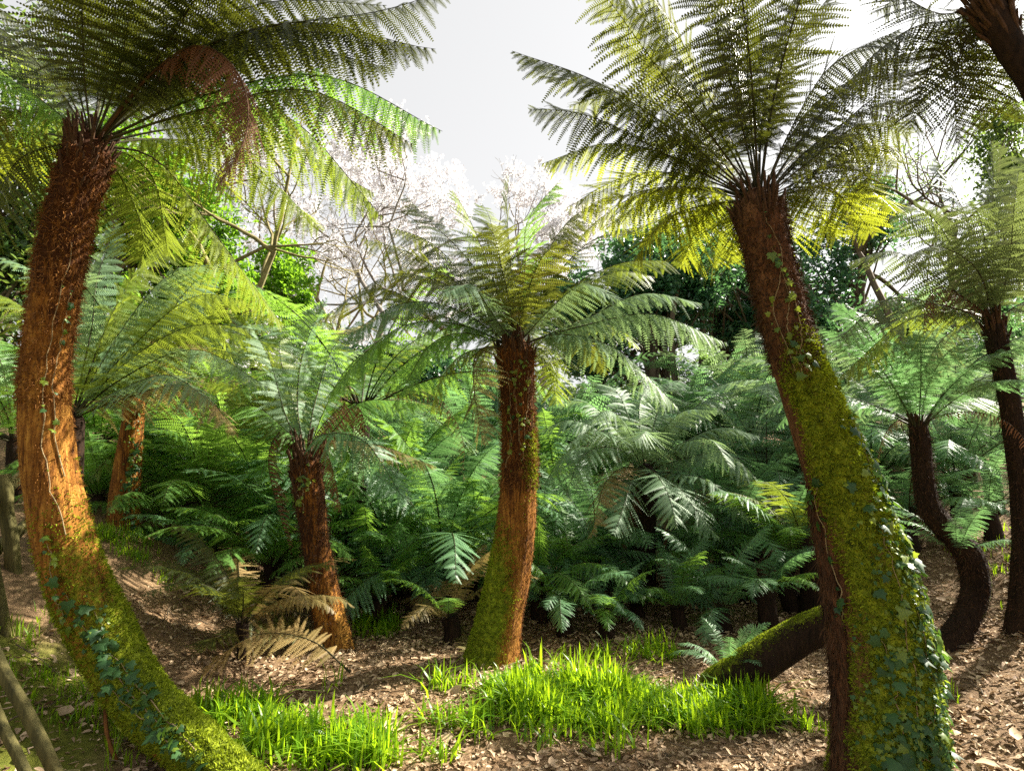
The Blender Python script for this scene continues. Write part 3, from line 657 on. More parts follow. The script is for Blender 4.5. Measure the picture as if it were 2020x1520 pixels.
for pts, dt, mt, kw in [
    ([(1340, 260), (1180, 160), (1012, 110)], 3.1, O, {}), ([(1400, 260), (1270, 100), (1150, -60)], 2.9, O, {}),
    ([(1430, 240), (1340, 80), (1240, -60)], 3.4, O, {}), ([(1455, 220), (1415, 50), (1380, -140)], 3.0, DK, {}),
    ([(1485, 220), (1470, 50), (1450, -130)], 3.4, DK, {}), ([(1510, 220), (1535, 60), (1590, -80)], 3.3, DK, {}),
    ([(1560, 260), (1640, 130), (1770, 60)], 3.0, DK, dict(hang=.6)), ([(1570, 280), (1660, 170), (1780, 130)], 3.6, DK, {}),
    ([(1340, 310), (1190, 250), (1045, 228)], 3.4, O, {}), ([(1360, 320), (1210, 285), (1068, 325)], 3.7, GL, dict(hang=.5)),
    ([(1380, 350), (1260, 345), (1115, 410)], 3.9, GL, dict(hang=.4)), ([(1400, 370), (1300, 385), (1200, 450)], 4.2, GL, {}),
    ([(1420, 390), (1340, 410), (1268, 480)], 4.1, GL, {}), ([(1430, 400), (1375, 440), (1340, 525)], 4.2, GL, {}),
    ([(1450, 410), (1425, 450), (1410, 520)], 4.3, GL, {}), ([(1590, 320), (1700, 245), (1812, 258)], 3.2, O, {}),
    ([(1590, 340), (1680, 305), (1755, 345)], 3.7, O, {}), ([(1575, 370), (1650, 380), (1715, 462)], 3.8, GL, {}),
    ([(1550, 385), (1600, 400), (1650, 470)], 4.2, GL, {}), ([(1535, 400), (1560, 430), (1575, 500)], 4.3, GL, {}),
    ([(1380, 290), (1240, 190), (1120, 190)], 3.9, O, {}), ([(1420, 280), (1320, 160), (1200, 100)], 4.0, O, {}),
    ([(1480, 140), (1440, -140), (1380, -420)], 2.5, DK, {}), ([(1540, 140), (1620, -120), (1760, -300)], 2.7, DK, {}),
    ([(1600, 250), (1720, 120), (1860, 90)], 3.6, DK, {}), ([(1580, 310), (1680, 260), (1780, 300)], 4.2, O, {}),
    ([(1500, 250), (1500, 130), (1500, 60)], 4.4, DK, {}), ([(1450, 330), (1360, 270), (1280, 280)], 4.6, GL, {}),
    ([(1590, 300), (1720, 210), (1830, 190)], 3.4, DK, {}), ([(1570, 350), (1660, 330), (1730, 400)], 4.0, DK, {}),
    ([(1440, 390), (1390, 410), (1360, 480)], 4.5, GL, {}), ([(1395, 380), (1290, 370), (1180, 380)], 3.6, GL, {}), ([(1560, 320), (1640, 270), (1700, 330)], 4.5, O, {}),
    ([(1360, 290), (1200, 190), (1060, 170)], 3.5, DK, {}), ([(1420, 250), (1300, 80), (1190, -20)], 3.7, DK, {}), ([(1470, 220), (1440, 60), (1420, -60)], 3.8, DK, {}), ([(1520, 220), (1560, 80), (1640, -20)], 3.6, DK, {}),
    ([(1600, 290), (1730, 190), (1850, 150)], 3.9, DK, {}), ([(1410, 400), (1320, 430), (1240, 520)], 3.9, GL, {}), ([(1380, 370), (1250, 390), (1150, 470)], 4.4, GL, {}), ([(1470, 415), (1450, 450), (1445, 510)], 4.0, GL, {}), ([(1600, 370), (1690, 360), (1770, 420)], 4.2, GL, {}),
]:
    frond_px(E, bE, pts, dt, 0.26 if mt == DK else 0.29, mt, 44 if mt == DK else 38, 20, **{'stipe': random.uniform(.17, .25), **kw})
stubs(E, iE, 90, 12, 0.125, 0.075)
blades_on(iE, 9000, lambda m, r: r > .1, 0.040, 0.0022, 'stub', 'root_fibres', E, 13, lean=.5, down=.4, jit=.6, smin=.02, smax=.30)
blades_on(iE, 42000, lambda m, r: m + .3 * r > .5, 0.020, 0.0042, 'moss', 'moss', E, 14, lean=.3, jit=.6, smin=.2)
# the fibrous brown root column running down its left side
cR = path3([(1592, 800, 24, 3.3), (1602, 900, 32, 3.28), (1614, 1000, 36, 3.25), (1630, 1100, 40, 3.2), (1646, 1200, 44, 3.15), (1658, 1300, 46, 3.1), (1664, 1400, 50, 3.05), (1668, 1500, 60, 3.0)], .2)
V, T, ms, iR = trunk_geo(cR, 120, 40, ridge=0.16, lump=0.10, kr=14, seed=9, fluting=0.10)
link('root_column', mesh_np('root_column', V - np.array(E.location), T, [M['trunk_brown']], None, True, {'moss': ms}), E)
blades_on(iR, 7000, lambda m, r: r > .0, 0.08, 0.0024, 'stub', 'root_fibres', E, 15, lean=.85, down=1.1, jit=.2)

# ---- C: small tree left of centre ------------------------------------------
pC = [(602, 912, 66, 5.1), (605, 940, 68, 5.1), (614, 1000, 64, 5.1), (624, 1080, 58, 5.1), (640, 1170, 64, 5.1), (654, 1235, 72, 5.1), (660, 1280, 88, 5.08)]
mC = lambda s, d, l: 0.9 * ss((s - .85) / .1) * np.clip(.6 - d[..., 0], 0, 1) + 0.4 * l
Cc, iC = tree('short tree fern with dark leaning stem and orange foot left of centre', pC, 'trunk_rust', mossf=mC, seed=8, ridge=0.07, kr=22, tonef=lambda s, d: -.13 * ss((.66 - s) / .2) + .04 * ss((s - .6) / .15))
bC = (604, 905, 5.1)
for pts, dt, mt, kw in [
    ([(565, 820), (530, 710), (495, 640)], 5.3, 'fern_silver', {}), ([(590, 800), (600, 690), (640, 600)], 5.6, 'fern_silver', {}),
    ([(640, 810), (690, 720), (780, 650)], 5.4, Gn, {}), ([(630, 860), (720, 870), (800, 990)], 4.5, 'fern_teal', dict(hang=.35, roll=-.5)),
    ([(570, 850), (500, 800), (420, 830)], 5.0, Gn, {}), ([(550, 840), (470, 760), (400, 760)], 5.5, Y, {}),
    ([(575, 860), (545, 790), (470, 720)], 5.9, Y, {}), ([(640, 850), (720, 790), (840, 800)], 5.8, Gn, {}),
    ([(620, 800), (660, 680), (720, 620)], 6.0, 'fern_silver', {}), ([(580, 820), (560, 700), (560, 640)], 6.2, Y, {}),
    ([(650, 870), (760, 880), (860, 920)], 5.4, 'frond_tan', dict(hang=.4)),
]:
    frond_px(Cc, bC, pts, dt, 0.27, mt, 34, 18, **kw)
for pts, dt in [([(560, 850), (535, 900), (548, 1000), (565, 1095)], 4.95), ([(640, 880), (660, 930), (668, 1020)], 4.9), ([(655, 850), (700, 800), (722, 850), (720, 960)], 5.0), ([(640, 840), (670, 790), (640, 850)], 5.0)]:
    frond_px(Cc, bC, pts, dt, 0.12, 'frond_dead', 34, 12, hang=1.1, grav=1.4, rag=.2, curl=.4, pls=.5)
stubs(Cc, iC, 70, 16, 0.19, 0.24, .3)
blades_on(iC, 5000, lambda m, r: r > .1, 0.045, 0.0024, 'stub', 'root_fibres', Cc, 17, lean=.2, down=.3, jit=.5, smin=.02)

# ---- B: leaning stem on the left bank --------------------------------------
pB = [(262, 785, 46, 6.0), (262, 820, 48, 6.0), (256, 890, 56, 6.0), (247, 970, 68, 6.0), (242, 1035, 76, 6.0), (240, 1065, 92, 6.0)]
mB = lambda s, d, l: np.clip(s - .3, 0, .6) * np.clip(.4 - d[..., 0] * 1.3, 0, 1) + 0.4 * l
B, iB = tree('tree fern with rusty ivy-clad stem on the left bank', pB, 'trunk_rust', mossf=mB, seed=11, nr=90, ns=40, ridge=0.07, kr=20, tonef=lambda s, d: -.05)
crown_lib(B, P(262, 780, 6.0), 1.9, 20, 'mid', Y, rings=('up', 'mid', 'out'), tan=0.12, dead=2, seed=5, mat2='fern_silver')
stubs(B, iB, 14, 18, 0.14, 0.15, .35)
blades_on(iB, 3000, lambda m, r: r > .1, 0.022, 0.0016, 'fibre', 'root_fibres', B, 19, lean=.3, down=.4, jit=.5)

# ---- J: big pale fern behind the left trunk ---------------------------------
pJ = [(140, 830, 60, 4.9), (138, 900, 62, 4.9), (136, 1000, 66, 4.9), (136, 1110, 80, 4.9)]
J, iJ = tree('bright yellow-green tree fern behind the rusty curved trunk', pJ, 'trunk_dark', seed=12, nr=60, ns=32)
bJ = (142, 825, 4.9)
for pts, dt, mt, kw in [
    ([(230, 660), (330, 545), (440, 520)], 5.0, 'fern_silver', {}), ([(250, 690), (380, 590), (505, 610)], 4.9, Y, {}), ([(250, 720), (380, 640), (525, 650)], 4.6, Y, dict(hang=.5)),
    ([(240, 750), (390, 690), (530, 770)], 4.7, 'fern_silver', {}), ([(200, 680), (250, 560), (300, 480)], 5.2, Y, {}), ([(240, 790), (370, 760), (470, 860)], 4.5, 'frond_tan', {}),
    ([(260, 730), (400, 650), (560, 690)], 5.4, Y, {}), ([(220, 640), (300, 500), (400, 450)], 5.6, Y, {}), ([(180, 660), (190, 540), (230, 440)], 5.6, 'fern_silver', {}),
    ([(230, 770), (330, 740), (430, 800)], 4.2, 'fern_silver', {}), ([(100, 700), (40, 600), (-40, 560)], 5.0, Y, {}), ([(90, 760), (0, 720), (-80, 780)], 4.8, Gn, {}), ([(130, 680), (110, 560), (60, 480)], 5.6, Y, {}),
    ([(260, 700), (420, 620), (580, 640)], 6.0, Y, {}), ([(220, 720), (330, 620), (470, 570)], 5.9, 'fern_silver', {}), 
]:
    frond_px(J, bJ, pts, dt, 0.29, mt, 34, 18, **kw)

# ---- F: right edge -----------------------------------------------------------
pF = [(1961, 640, 48, 4.3), (1965, 665, 52, 4.3), (1985, 760, 50, 4.3), (2005, 880, 52, 4.3), (2018, 1000, 54, 4.3), (2018, 1150, 58, 4.3), (2006, 1260, 68, 4.3), (2003, 1300, 82, 4.28)]
Fz, iF = tree('slender dark-stemmed tree fern at the right edge with silvery crown', pF, 'trunk_dark', seed=13, ridge=0.07, kr=18)
bF = (1962, 635, 4.3)
SV = 'fern_silver'
for pts, dt, mt, kw in [
    ([(1890, 500), (1810, 425), (1735, 440)], 4.3, 'fern_grey', {}), ([(1870, 560), (1770, 500), (1680, 520)], 4.2, 'fern_grey', {}), ([(1860, 600), (1750, 590), (1645, 685)], 4.1, 'fern_grey', {}),
    ([(1870, 620), (1780, 640), (1650, 745)], 4.4, Y, {}), ([(1930, 500), (1890, 380), (1850, 310)], 4.7, 'fern_grey', {}), ([(1960, 480), (1960, 360), (1950, 280)], 4.4, 'fern_grey', {}),
    ([(1980, 480), (2010, 360), (2050, 280)], 4.6, 'fern_grey', {}), ([(1900, 520), (1830, 420), (1780, 380)], 5.0, 'fern_grey', {}), ([(1990, 540), (2050, 460), (2130, 430)], 4.3, 'fern_grey', {}),
    ([(2010, 600), (2080, 580), (2160, 640)], 4.2, 'fern_grey', {}), ([(1920, 540), (1860, 480), (1800, 500)], 3.7, 'fern_grey', {}), ([(1950, 520), (1930, 420), (1900, 380)], 3.7, 'fern_grey', {}),
    ([(1890, 610), (1820, 600), (1740, 650)], 5.0, Y, {}), ([(1900, 640), (1850, 680), (1800, 780)], 4.8, 'fern_grey', {}), ([(1990, 520), (2000, 420), (2010, 340)], 3.9, 'fern_grey', {}),
]:
    frond_px(Fz, bF, pts, dt, 0.29, mt, 34, 18, **kw)
frond_px(Fz, bF, [(1910, 585), (1860, 560), (1825, 600), (1815, 680)], 4.0, 0.16, 'frond_dead', 34, 14, hang=1.0, grav=1.4, rag=.2, pls=.45)
stubs(Fz, iF, 44, 20, 0.15, 0.09, .3)
blades_on(iF, 3000, lambda m, r: r > .1, 0.045, 0.0024, 'stub', 'root_fibres', Fz, 21, lean=.2, down=.3, jit=.5)

# ---- G: crown hanging into the top right corner ------------------------------
pG = [(1945, 10, 70, 2.5), (1962, 40, 74, 2.5), (1998, 100, 70, 2.5), (2055, 200, 70, 2.5), (2110, 400, 90, 2.6), (2170, 700, 96, 2.7), (2220, 1100, 110, 2.8), (2240, 1450, 130, 2.85)]
Gt, iG = tree('dark tree fern whose thick head leans in at the top right corner', pG, 'trunk_dark', seed=14, ridge=0.06, kr=22, nr=110, ns=48)
bG = (1945, 8, 2.5)
for pts, dt, mt, kw in [
    ([(1880, 40), (1790, 60), (1680, 160)], 2.7, DK, {}), ([(1890, 70), (1840, 110), (1800, 260)], 2.8, DK, {}), ([(1905, 80), (1885, 150), (1890, 280)], 2.9, DK, {}),
    ([(1920, 80), (1930, 150), (1945, 250)], 3.1, DK, {}), ([(1870, 20), (1780, 0), (1720, 40)], 3.1, DK, {}), ([(1890, -40), (1800, -120), (1650, -130)], 2.5, DK, {}),
    ([(1940, -60), (1930, -220), (1880, -350)], 2.5, DK, {}), ([(2000, -20), (2080, -60), (2180, 20)], 2.5, DK, {}), ([(1960, 60), (1990, 140), (2010, 250)], 3.1, DK, {}),
    ([(1900, 40), (1850, 60), (1830, 150)], 3.4, DK, {}), ([(1980, -60), (2050, -160), (2150, -200)], 2.9, DK, {}),
]:
    frond_px(Gt, bG, pts, dt, 0.24, mt, 36, 20, rag=.12, **kw)
stubs(Gt, iG, 60, 22, 0.15, 0.08, .4)

# ---- H: dark bent stem behind the great trunk --------------------------------
pH = [(1812, 840, 40, 4.55), (1816, 880, 46, 4.55), (1822, 940, 48, 4.55), (1832, 1000, 54, 4.55), (1868, 1045, 62, 4.55), (1908, 1090, 68, 4.55), (1924, 1150, 68, 4.55), (1910, 1210, 64, 4.5), (1880, 1262, 72, 4.45)]
mH = lambda s, d, l: 0.8 * np.clip(d[..., 0] + d[..., 2] * .5, 0, 1) * ss((s - .5) / .2) + .2 * l
H, iH = tree('dark bent tree fern stem behind the great ivy trunk', pH, 'trunk_dark', mossf=mH, seed=15, nr=90, ns=40, ridge=0.07)
crown_lib(H, P(1812, 835, 4.55), 1.25, 18, 'hi', 'fern_teal', weights=(.2, .4, .4), dead=2, seed=9, mat2=SV)
crown_lib(H, P(1885, 1085, 4.5), 0.55, 9, 'mid', 'fern_teal', weights=(.5, .4, .1), seed=19)
stubs(H, iH, 24, 23, 0.1, 0.12, .4)
blades_on(iH, 3500, lambda m, r: r > .1, 0.045, 0.0024, 'stub', 'root_fibres', H, 24, lean=.4, down=.4, jit=.5)

# ================================================================== FERNS OF THE UNDERSTOREY
def fern(label, px, py, d, Lf, n, lod='mid', mat='fern_teal', tw=0.0, seed=0, cat='fern', name='fern', group='ferns filling the hollow', **kw):
    """a fern whose crown sits at a pixel and depth; with a stem down to the ground"""
    c = P(px, py, d); b = on_ground(c[0] + 0.03, c[1]);
    if c[2] < b[2] + 0.05: c[2] = b[2] + 0.05
    if not tw and c[2] - b[2] > 0.75: c[2] = b[2] + 0.55 + 0.3 * (c[2] - b[2] - 0.55)
    hgt = c[2] - b[2]
    if hgt > 0.3 and 'weights' not in kw: kw['weights'] = (.24, .34, .26, .16)
    o = thing(name, b, label, cat, group)
    r = tw if tw else max(0.05, min(0.13, 0.06 + 0.05 * hgt))
    g = np.random.default_rng(seed + 77)
    if hgt > 0.02:
        mid = (b + c) / 2 + np.array([g.normal(0, .06), g.normal(0, .06), 0]) * min(1, hgt)
        C4 = np.array([np.append(c, r), np.append(mid, r * 1.02), np.append(b - [0, 0, .1], r * 1.35)])
        V, T, ms, info = trunk_geo(C4, 30, 18, ridge=.12, lump=.1, kr=10, seed=seed)
        link('trunk', mesh_np('trunk', V - b, T, [M['trunk_dark']], None, True, {'moss': ms}), o)
    crown_lib(o, c, Lf, n, lod, mat, r0=r * .7, seed=seed, **kw)
    return o
T_, G_ = 'fern_teal', 'fern_green'
FERNS = [
    # label, px, py, depth, length, count, lod, material, extras
    ('tree fern with hanging brown fronds between the short stem and the centre trunk', 712, 800, 6.9, 1.8, 24, 'mid', G_, dict(tw=.12, dead=6, mat2=SV, name='tree_fern', cat='tree fern')),
    ('green fern at the top of the bank just right of the ivy-clad stem', 335, 905, 8.2, 1.5, 20, 'mid', G_, dict(mat2=T_)),
    ('lush fern low on the bank right of the ivy-clad stem', 400, 1000, 6.6, 1.25, 20, 'mid', G_, {}),
    ('lush fern in the middle of the bank between ivy-clad stem and short stem', 445, 935, 7.8, 1.5, 20, 'mid', G_, dict(mat2=G_)),
    ('fern on the bank close left of the short dark stem', 515, 985, 7.0, 1.3, 18, 'mid', G_, {}),
    ('small bright green fern showing between the two left trunks', 195, 845, 7.4, 1.1, 16, 'mid', G_, {}),
    ('big fern close right of the short stem, level with its middle', 760, 1065, 6.9, 1.55, 22, 'hi', T_, dict(mat2=G_)),
    ('big fern touching the left side of the centre trunk, lower half', 875, 1105, 6.5, 1.4, 22, 'hi', T_, dict(mat2=G_)),
    ('fern behind the centre trunk, half hidden on its left', 935, 905, 9.3, 1.6, 22, 'mid', T_, {}),
    ('fern in the middle distance between short stem and centre trunk', 850, 965, 8.4, 1.5, 20, 'mid', T_, {}),
    ('pale fern farther back between short stem and centre trunk', 800, 860, 10.0, 1.8, 22, 'mid', T_, dict(mat2=SV)),
    ('farthest fern left of the centre trunk, under the hanging tan frond', 905, 815, 11.5, 1.8, 20, 'far', T_, {}),
    ('far fern directly behind the upper centre trunk', 1010, 850, 10.8, 1.7, 20, 'far', T_, {}),
    ('bright fern arching at the right foot of the centre trunk', 1060, 1150, 6.0, 0.95, 16, 'hi', G_, {}),
    ('far fern between the centre trunk and the wide rosette', 1120, 815, 11.0, 1.8, 20, 'far', T_, {}),
    ('fern rosette touching the right side of the wide rosette', 1475, 815, 9.6, 1.9, 24, 'mid', T_, dict(mat2=SV)),
    ('dense fern between the wide rosette and the great trunk', 1510, 915, 8.0, 1.6, 22, 'mid', T_, dict(mat2=SV)),
    ('yellow-green fern against the left side of the great trunk', 1580, 975, 6.0, 1.1, 14, 'hi', Y, {}),
    ('dark fern low in the shade right of the wide rosette stem', 1420, 1085, 7.6, 1.3, 20, 'mid', T_, {}),
    ('fern in the shade left of the wide rosette stem', 1175, 1080, 7.3, 1.2, 18, 'mid', T_, {}),
    ('small low fern in front of the dark hollow, nearest the mossy log', 1425, 1200, 5.6, 0.85, 12, 'hi', T_, dict(weights=(.2, .5, .3))),
    ('small low fern in front of the wide rosette stem', 1255, 1190, 6.1, 0.85, 12, 'hi', T_, dict(weights=(.2, .5, .3))),
    ('tiny fern growing on the lower end of the mossy log', 1440, 1318, 4.25, 0.38, 12, 'mid', T_, {}),
    ('far fern seen just left of the great trunk top moss', 1480, 740, 11.5, 1.9, 20, 'far', SV, {}),
    ('silvery fern seen close right of the great trunk, upper mossy part', 1690, 790, 8.8, 1.8, 22, 'mid', SV, dict(mat2=T_)),
    ('silvery fern between great trunk and bent dark stem, higher up', 1780, 735, 9.5, 1.9, 24, 'mid', SV, dict(mat2=T_)),
    ('silvery fern left of the slender right-edge stem', 1890, 790, 8.0, 1.7, 22, 'mid', SV, dict(mat2=T_)),
    ('fern low on the right bank beside the slender edge stem', 1950, 915, 6.8, 1.3, 18, 'mid', T_, dict(mat2=SV)),
    ('small fern on the right bank under the slender edge stem', 1950, 1010, 6.0, 0.9, 12, 'mid', T_, {}),
    ('fern behind the ivy edge of the great trunk', 1720, 905, 7.4, 1.3, 18, 'mid', T_, dict(mat2=SV)),
    ('yellow-green fern behind the short stem, its fronds upright', 620, 770, 8.8, 1.9, 22, 'mid', Y, dict(weights=(.5, .4, .1))),
    ('yellow-green fern behind and left of the short stem', 510, 790, 8.4, 1.8, 22, 'mid', Y, dict(mat2=SV)),
    ('pale fern above the bank in the left middle distance', 400, 760, 9.5, 1.9, 22, 'mid', Y, dict(mat2=SV)),
    ('green fern at the far left edge beyond the fence', 40, 800, 6.8, 1.4, 18, 'mid', G_, {}),
    ('fading tan fern with dark tuft stem on the bare litter', 478, 1225, 4.6, 1.0, 16, 'hi', 'fern_olive', dict(tan=.5, dead=1, weights=(.15, .45, .4), tw=.045)),
    ('fading tan fern at the left foot of the centre trunk', 885, 1215, 5.3, 0.75, 11, 'hi', 'fern_green', dict(tan=.6, weights=(.1, .5, .4))),
    ('green fern low between short stem and centre trunk, front row', 810, 1170, 6.0, 0.9, 14, 'hi', T_, dict(mat2=G_)),
    ('fern at the back of the hollow behind the wide rosette', 1350, 850, 10.5, 1.8, 22, 'far', T_, {}),
    ('far fern just right of the wide rosette top', 1420, 745, 12.5, 1.9, 20, 'far', T_, {}),
    ('far fern at the foot of the dark trees by the centre trunk', 1200, 790, 13.0, 1.8, 20, 'far', T_, {}),
    ('far fern left of the centre trunk below the blossom tree', 740, 760, 12.5, 1.9, 20, 'far', G_, {}),
]
for i, (lb, px, py, d, L_, n, lod, mt, kw) in enumerate(FERNS):
    fern(lb, px, py, d, L_ * (1.32 if d > 6.2 else 1.12), int(n * 0.9), lod, mt, seed=i * 3 + 1, **kw)

g = np.random.default_rng(123)
BL = ['back-row fern ' + x for x in '''beyond the far left fence rails;just left of the bright ivy-clad bank stem;right behind the ivy-clad bank stem;at the foot of the leafy left trees;under the pale left fern mass, upper bank;below the bright leafy young tree;below the lichen-pale bare tree;under the round-headed bright tree;left of the upright yellow-green fern;behind the upright yellow-green fern;above the short dark stem's head;right of the short stem's hanging brown fronds;below the left blossom tree trunk;in the gap left of the centre crown;in front of the low dark evergreen;under the left half of the centre crown;just left behind the centre trunk;just right behind the centre trunk;under the right half of the centre crown;beneath the leftmost slim dark bole;beneath the middle slim dark bole;beneath the rightmost slim dark bole;above the wide rosette's right fronds;left of the great trunk's bare brown part;hidden just behind the great trunk;right of the great trunk where moss begins;below the thin-leaved half bare tree;in front of the evergreen thicket, its left end;in front of the evergreen thicket, its right end;at the foot of the right edge trees'''.split(';')]
BX = [150 + 61 * k + 25 * math.sin(k * 7.7) for k in range(30)]
for i in range(30):        # the crowd behind
    px = BX[i]; d = g.uniform(8.5, 15); c = P(px, 880, d)
    if abs(c[0] - 1.9) < 1.6 and c[1] < 9.5: continue
    z = float(height(c[0], c[1])); py = 760 - F * ((z + g.uniform(.2, .9) - EYE[2]) / d * math.cos(PITCH) - math.sin(PITCH)) 
    fern(BL[i], px, py, d, g.uniform(1.5, 2.1), 17, 'far', [T_, T_, G_, SV if px > 1500 else Y][i % 4], seed=500 + i, group='crowd of ferns at the back')
g = np.random.default_rng(124)
ML = ['mid-hollow fern ' + x for x in '''at the right foot of the ivy-clad bank stem;halfway between bank stem and the lush bank fern;just above the tan fern on the litter;touching the short stem, left and low;right of the short stem, low;between the two big front ferns;against the centre trunk's left, mid height;right of the short stem, high;right of the centre trunk, mid height;right of the centre trunk, lower;close right of the centre trunk, upper;above the wide rosette;left of the great trunk, upper mossy part;left of the great trunk, mid height;right behind the great trunk, mid height;left of the bent dark stem;right of the bent dark stem;left of the bank stem, higher on the slope;behind the head of the short stem;behind the wide rosette's centre'''.split(';')]
MX = [300, 360, 470, 560, 700, 830, 940, 690, 1100, 1130, 1060, 1400, 1560, 1480, 1650, 1800, 1880, 260, 600, 1340]
for i, (px, py, d) in enumerate([(300, 1010, 7.2), (360, 960, 7.6), (470, 1010, 7.2), (560, 1050, 6.6), (700, 1010, 7.8), (830, 1040, 7.4), (940, 1010, 7.8), (690, 930, 8.8), (1100, 960, 9), (1130, 1030, 8), (1060, 900, 9.6), (1400, 890, 10.5), (1560, 870, 8.6), (1480, 1010, 7.8), (1650, 900, 7.6), (1800, 900, 7.4), (1880, 900, 6.6), (260, 900, 8.4), (600, 900, 8.8), (1340, 900, 10.6)]):
    fern(ML[i], px, py, d, g.uniform(1.35, 1.75), 12, 'mid', [T_, T_, G_][i % 3] if px < 1500 else [T_, SV][i % 2], seed=600 + i, group='packed ferns of the middle hollow', weights=(.22, .4, .3, .1))
rI, iI = tree('wide silver-green tree fern rosette on dark stem right of the centre trunk', [(1272, 935, 56, 7.0), (1270, 980, 58, 7.0), (1266, 1060, 60, 7.0), (1262, 1170, 74, 7.0)], 'trunk_dark', seed=33, nr=60, ns=32)
bI = (1273, 928, 7.0)
for pts, dt, mt, kw in [
    ([(1200, 860), (1130, 830), (1065, 850)], 7.0, SV, {}), ([(1190, 885), (1120, 890), (1070, 960)], 6.5, SV, {}), ([(1215, 845), (1160, 795), (1095, 800)], 7.4, SV, {}),
    ([(1245, 840), (1215, 770), (1165, 745)], 7.8, SV, {}), ([(1290, 840), (1310, 770), (1350, 745)], 7.8, SV, {}), ([(1320, 850), (1390, 790), (1460, 765)], 7.3, SV, {}),
    ([(1340, 875), (1420, 845), (1500, 860)], 6.9, SV, {}), ([(1345, 905), (1430, 895), (1505, 960)], 6.5, SV, {}), ([(1325, 935), (1400, 950), (1475, 1025)], 6.0, SV, {}),
    ([(1305, 945), (1350, 970), (1420, 1060)], 5.7, SV, {}), ([(1230, 925), (1185, 960), (1165, 1060)], 5.7, 'frond_tan', {}), ([(1255, 935), (1235, 980), (1205, 1050)], 5.5, SV, {}),
    ([(1285, 925), (1300, 950), (1340, 1040)], 5.4, SV, {}), ([(1220, 890), (1150, 900), (1110, 980)], 6.0, SV, {}), ([(1265, 850), (1265, 790), (1280, 760)], 8.2, SV, {}),
    ([(1330, 880), (1400, 870), (1440, 920)], 5.9, SV, {}), ([(1230, 870), (1170, 850), (1120, 880)], 6.2, SV, {}), ([(1310, 850), (1350, 810), (1410, 810)], 6.4, SV, {}),
    ([(1240, 850), (1200, 810), (1150, 830)], 6.5, SV, {}), ([(1270, 880), (1270, 850), (1250, 870)], 5.9, SV, {}),
]:
    frond_px(rI, bI, pts, dt, 0.33, mt, 34, 16, **kw)
for pts, dt in [([(1305, 945), (1318, 990), (1312, 1090)], 6.6), ([(1250, 950), (1240, 1010), (1245, 1090)], 6.6)]:
    frond_px(rI, bI, pts, dt, 0.11, 'frond_dead', 34, 10, hang=1.1, grav=1.4, rag=.2, curl=.4, pls=.5)
LOW = [('under the ivy-clad bank stem, to its right', 320, 1085, 6.5), ('on the bank above the tan fern', 415, 1085, 6.3), ('between the tan fern and the short stem', 535, 1110, 6.1), ('at the right foot of the short stem', 725, 1130, 6.3),
       ('behind the green grass tuft right of the short stem', 785, 1115, 6.8), ('left of the tan fern by the centre trunk', 845, 1130, 6.4), ('behind the left foot of the centre trunk', 935, 1115, 6.6), ('right of the centre trunk, past the bright arching one', 1120, 1125, 6.6),
       ('in front of the wide rosette stem, left', 1195, 1120, 7.0), ('in front of the wide rosette stem, right', 1335, 1110, 7.0), ('between wide rosette and great trunk', 1465, 1105, 6.6), ('tucked beside the great trunk above the mossy log', 1560, 1090, 6.0), ('on the bank left of the ivy-clad stem', 190, 1010, 6.6), ('on the slope left of the bent dark stem', 1790, 1010, 6.4),
       ('out on the litter right of the centre trunk foot', 1110, 1200, 5.6), ('out on the litter midway to the mossy log', 1195, 1215, 5.5), ('out on the litter behind the dark strap-leaved tuft', 1335, 1195, 5.7), ('on the litter behind the mossy log', 1510, 1160, 5.5), ('at the right foot of the short stem, on the litter', 745, 1180, 5.8)]
for i, (lb, px, py, d) in enumerate(LOW):
    fern('low spreading fern ' + lb, px, py, d, [1.25, 1.1, 1.35, 1.2][i % 4] * (1 if i < 14 else .68), 15 if i < 14 else 11, 'hi', [G_, T_, G_, T_][i % 4] if px < 1000 else T_, seed=700 + i, mat2=G_, weights=(.2, .45, .35), group='low ferns along the floor')
# fronds fallen on the litter
def fallen(label, pts, W, mat, seed, roll=0.25):
    g3 = [ground_at(x, y) + np.array([0, 0, h]) for x, y, h in pts]
    C = spline(np.array(g3), 50)
    (bv, bt, br), (rv, rt) = frond_geo(C, W, 34, 18, hang=.10, grav=.2, roll=roll, seed=seed, rag=.1, stipe=.15)
    o0 = C[0]
    o = link('fallen_frond', mesh_np('fallen_frond', bv - o0, bt, [M[mat]], None, False, {'rnd': br}), loc=o0)
    tag(o, label, 'fern frond', 'fronds fallen on the litter')
    link('rachis', mesh_np('rachis', rv - o0, rt, [M['stipe']], None, True), o)
fallen('faded frond lying across the litter below the tan fern', [(690, 1345, .06), (610, 1335, .26), (500, 1340, .32), (385, 1370, .14)], .30, 'frond_tan', 1)
fallen('grey-green frond lying flat behind the other fallen frond', [(640, 1290, .06), (560, 1290, .22), (470, 1290, .22), (380, 1310, .08)], .26, 'fern_olive', 2)
fallen('tan frond lying at the left foot of the centre trunk', [(880, 1240, .08), (905, 1255, .10), (925, 1275, .06), (915, 1300, .03)], .16, 'frond_tan', 3)

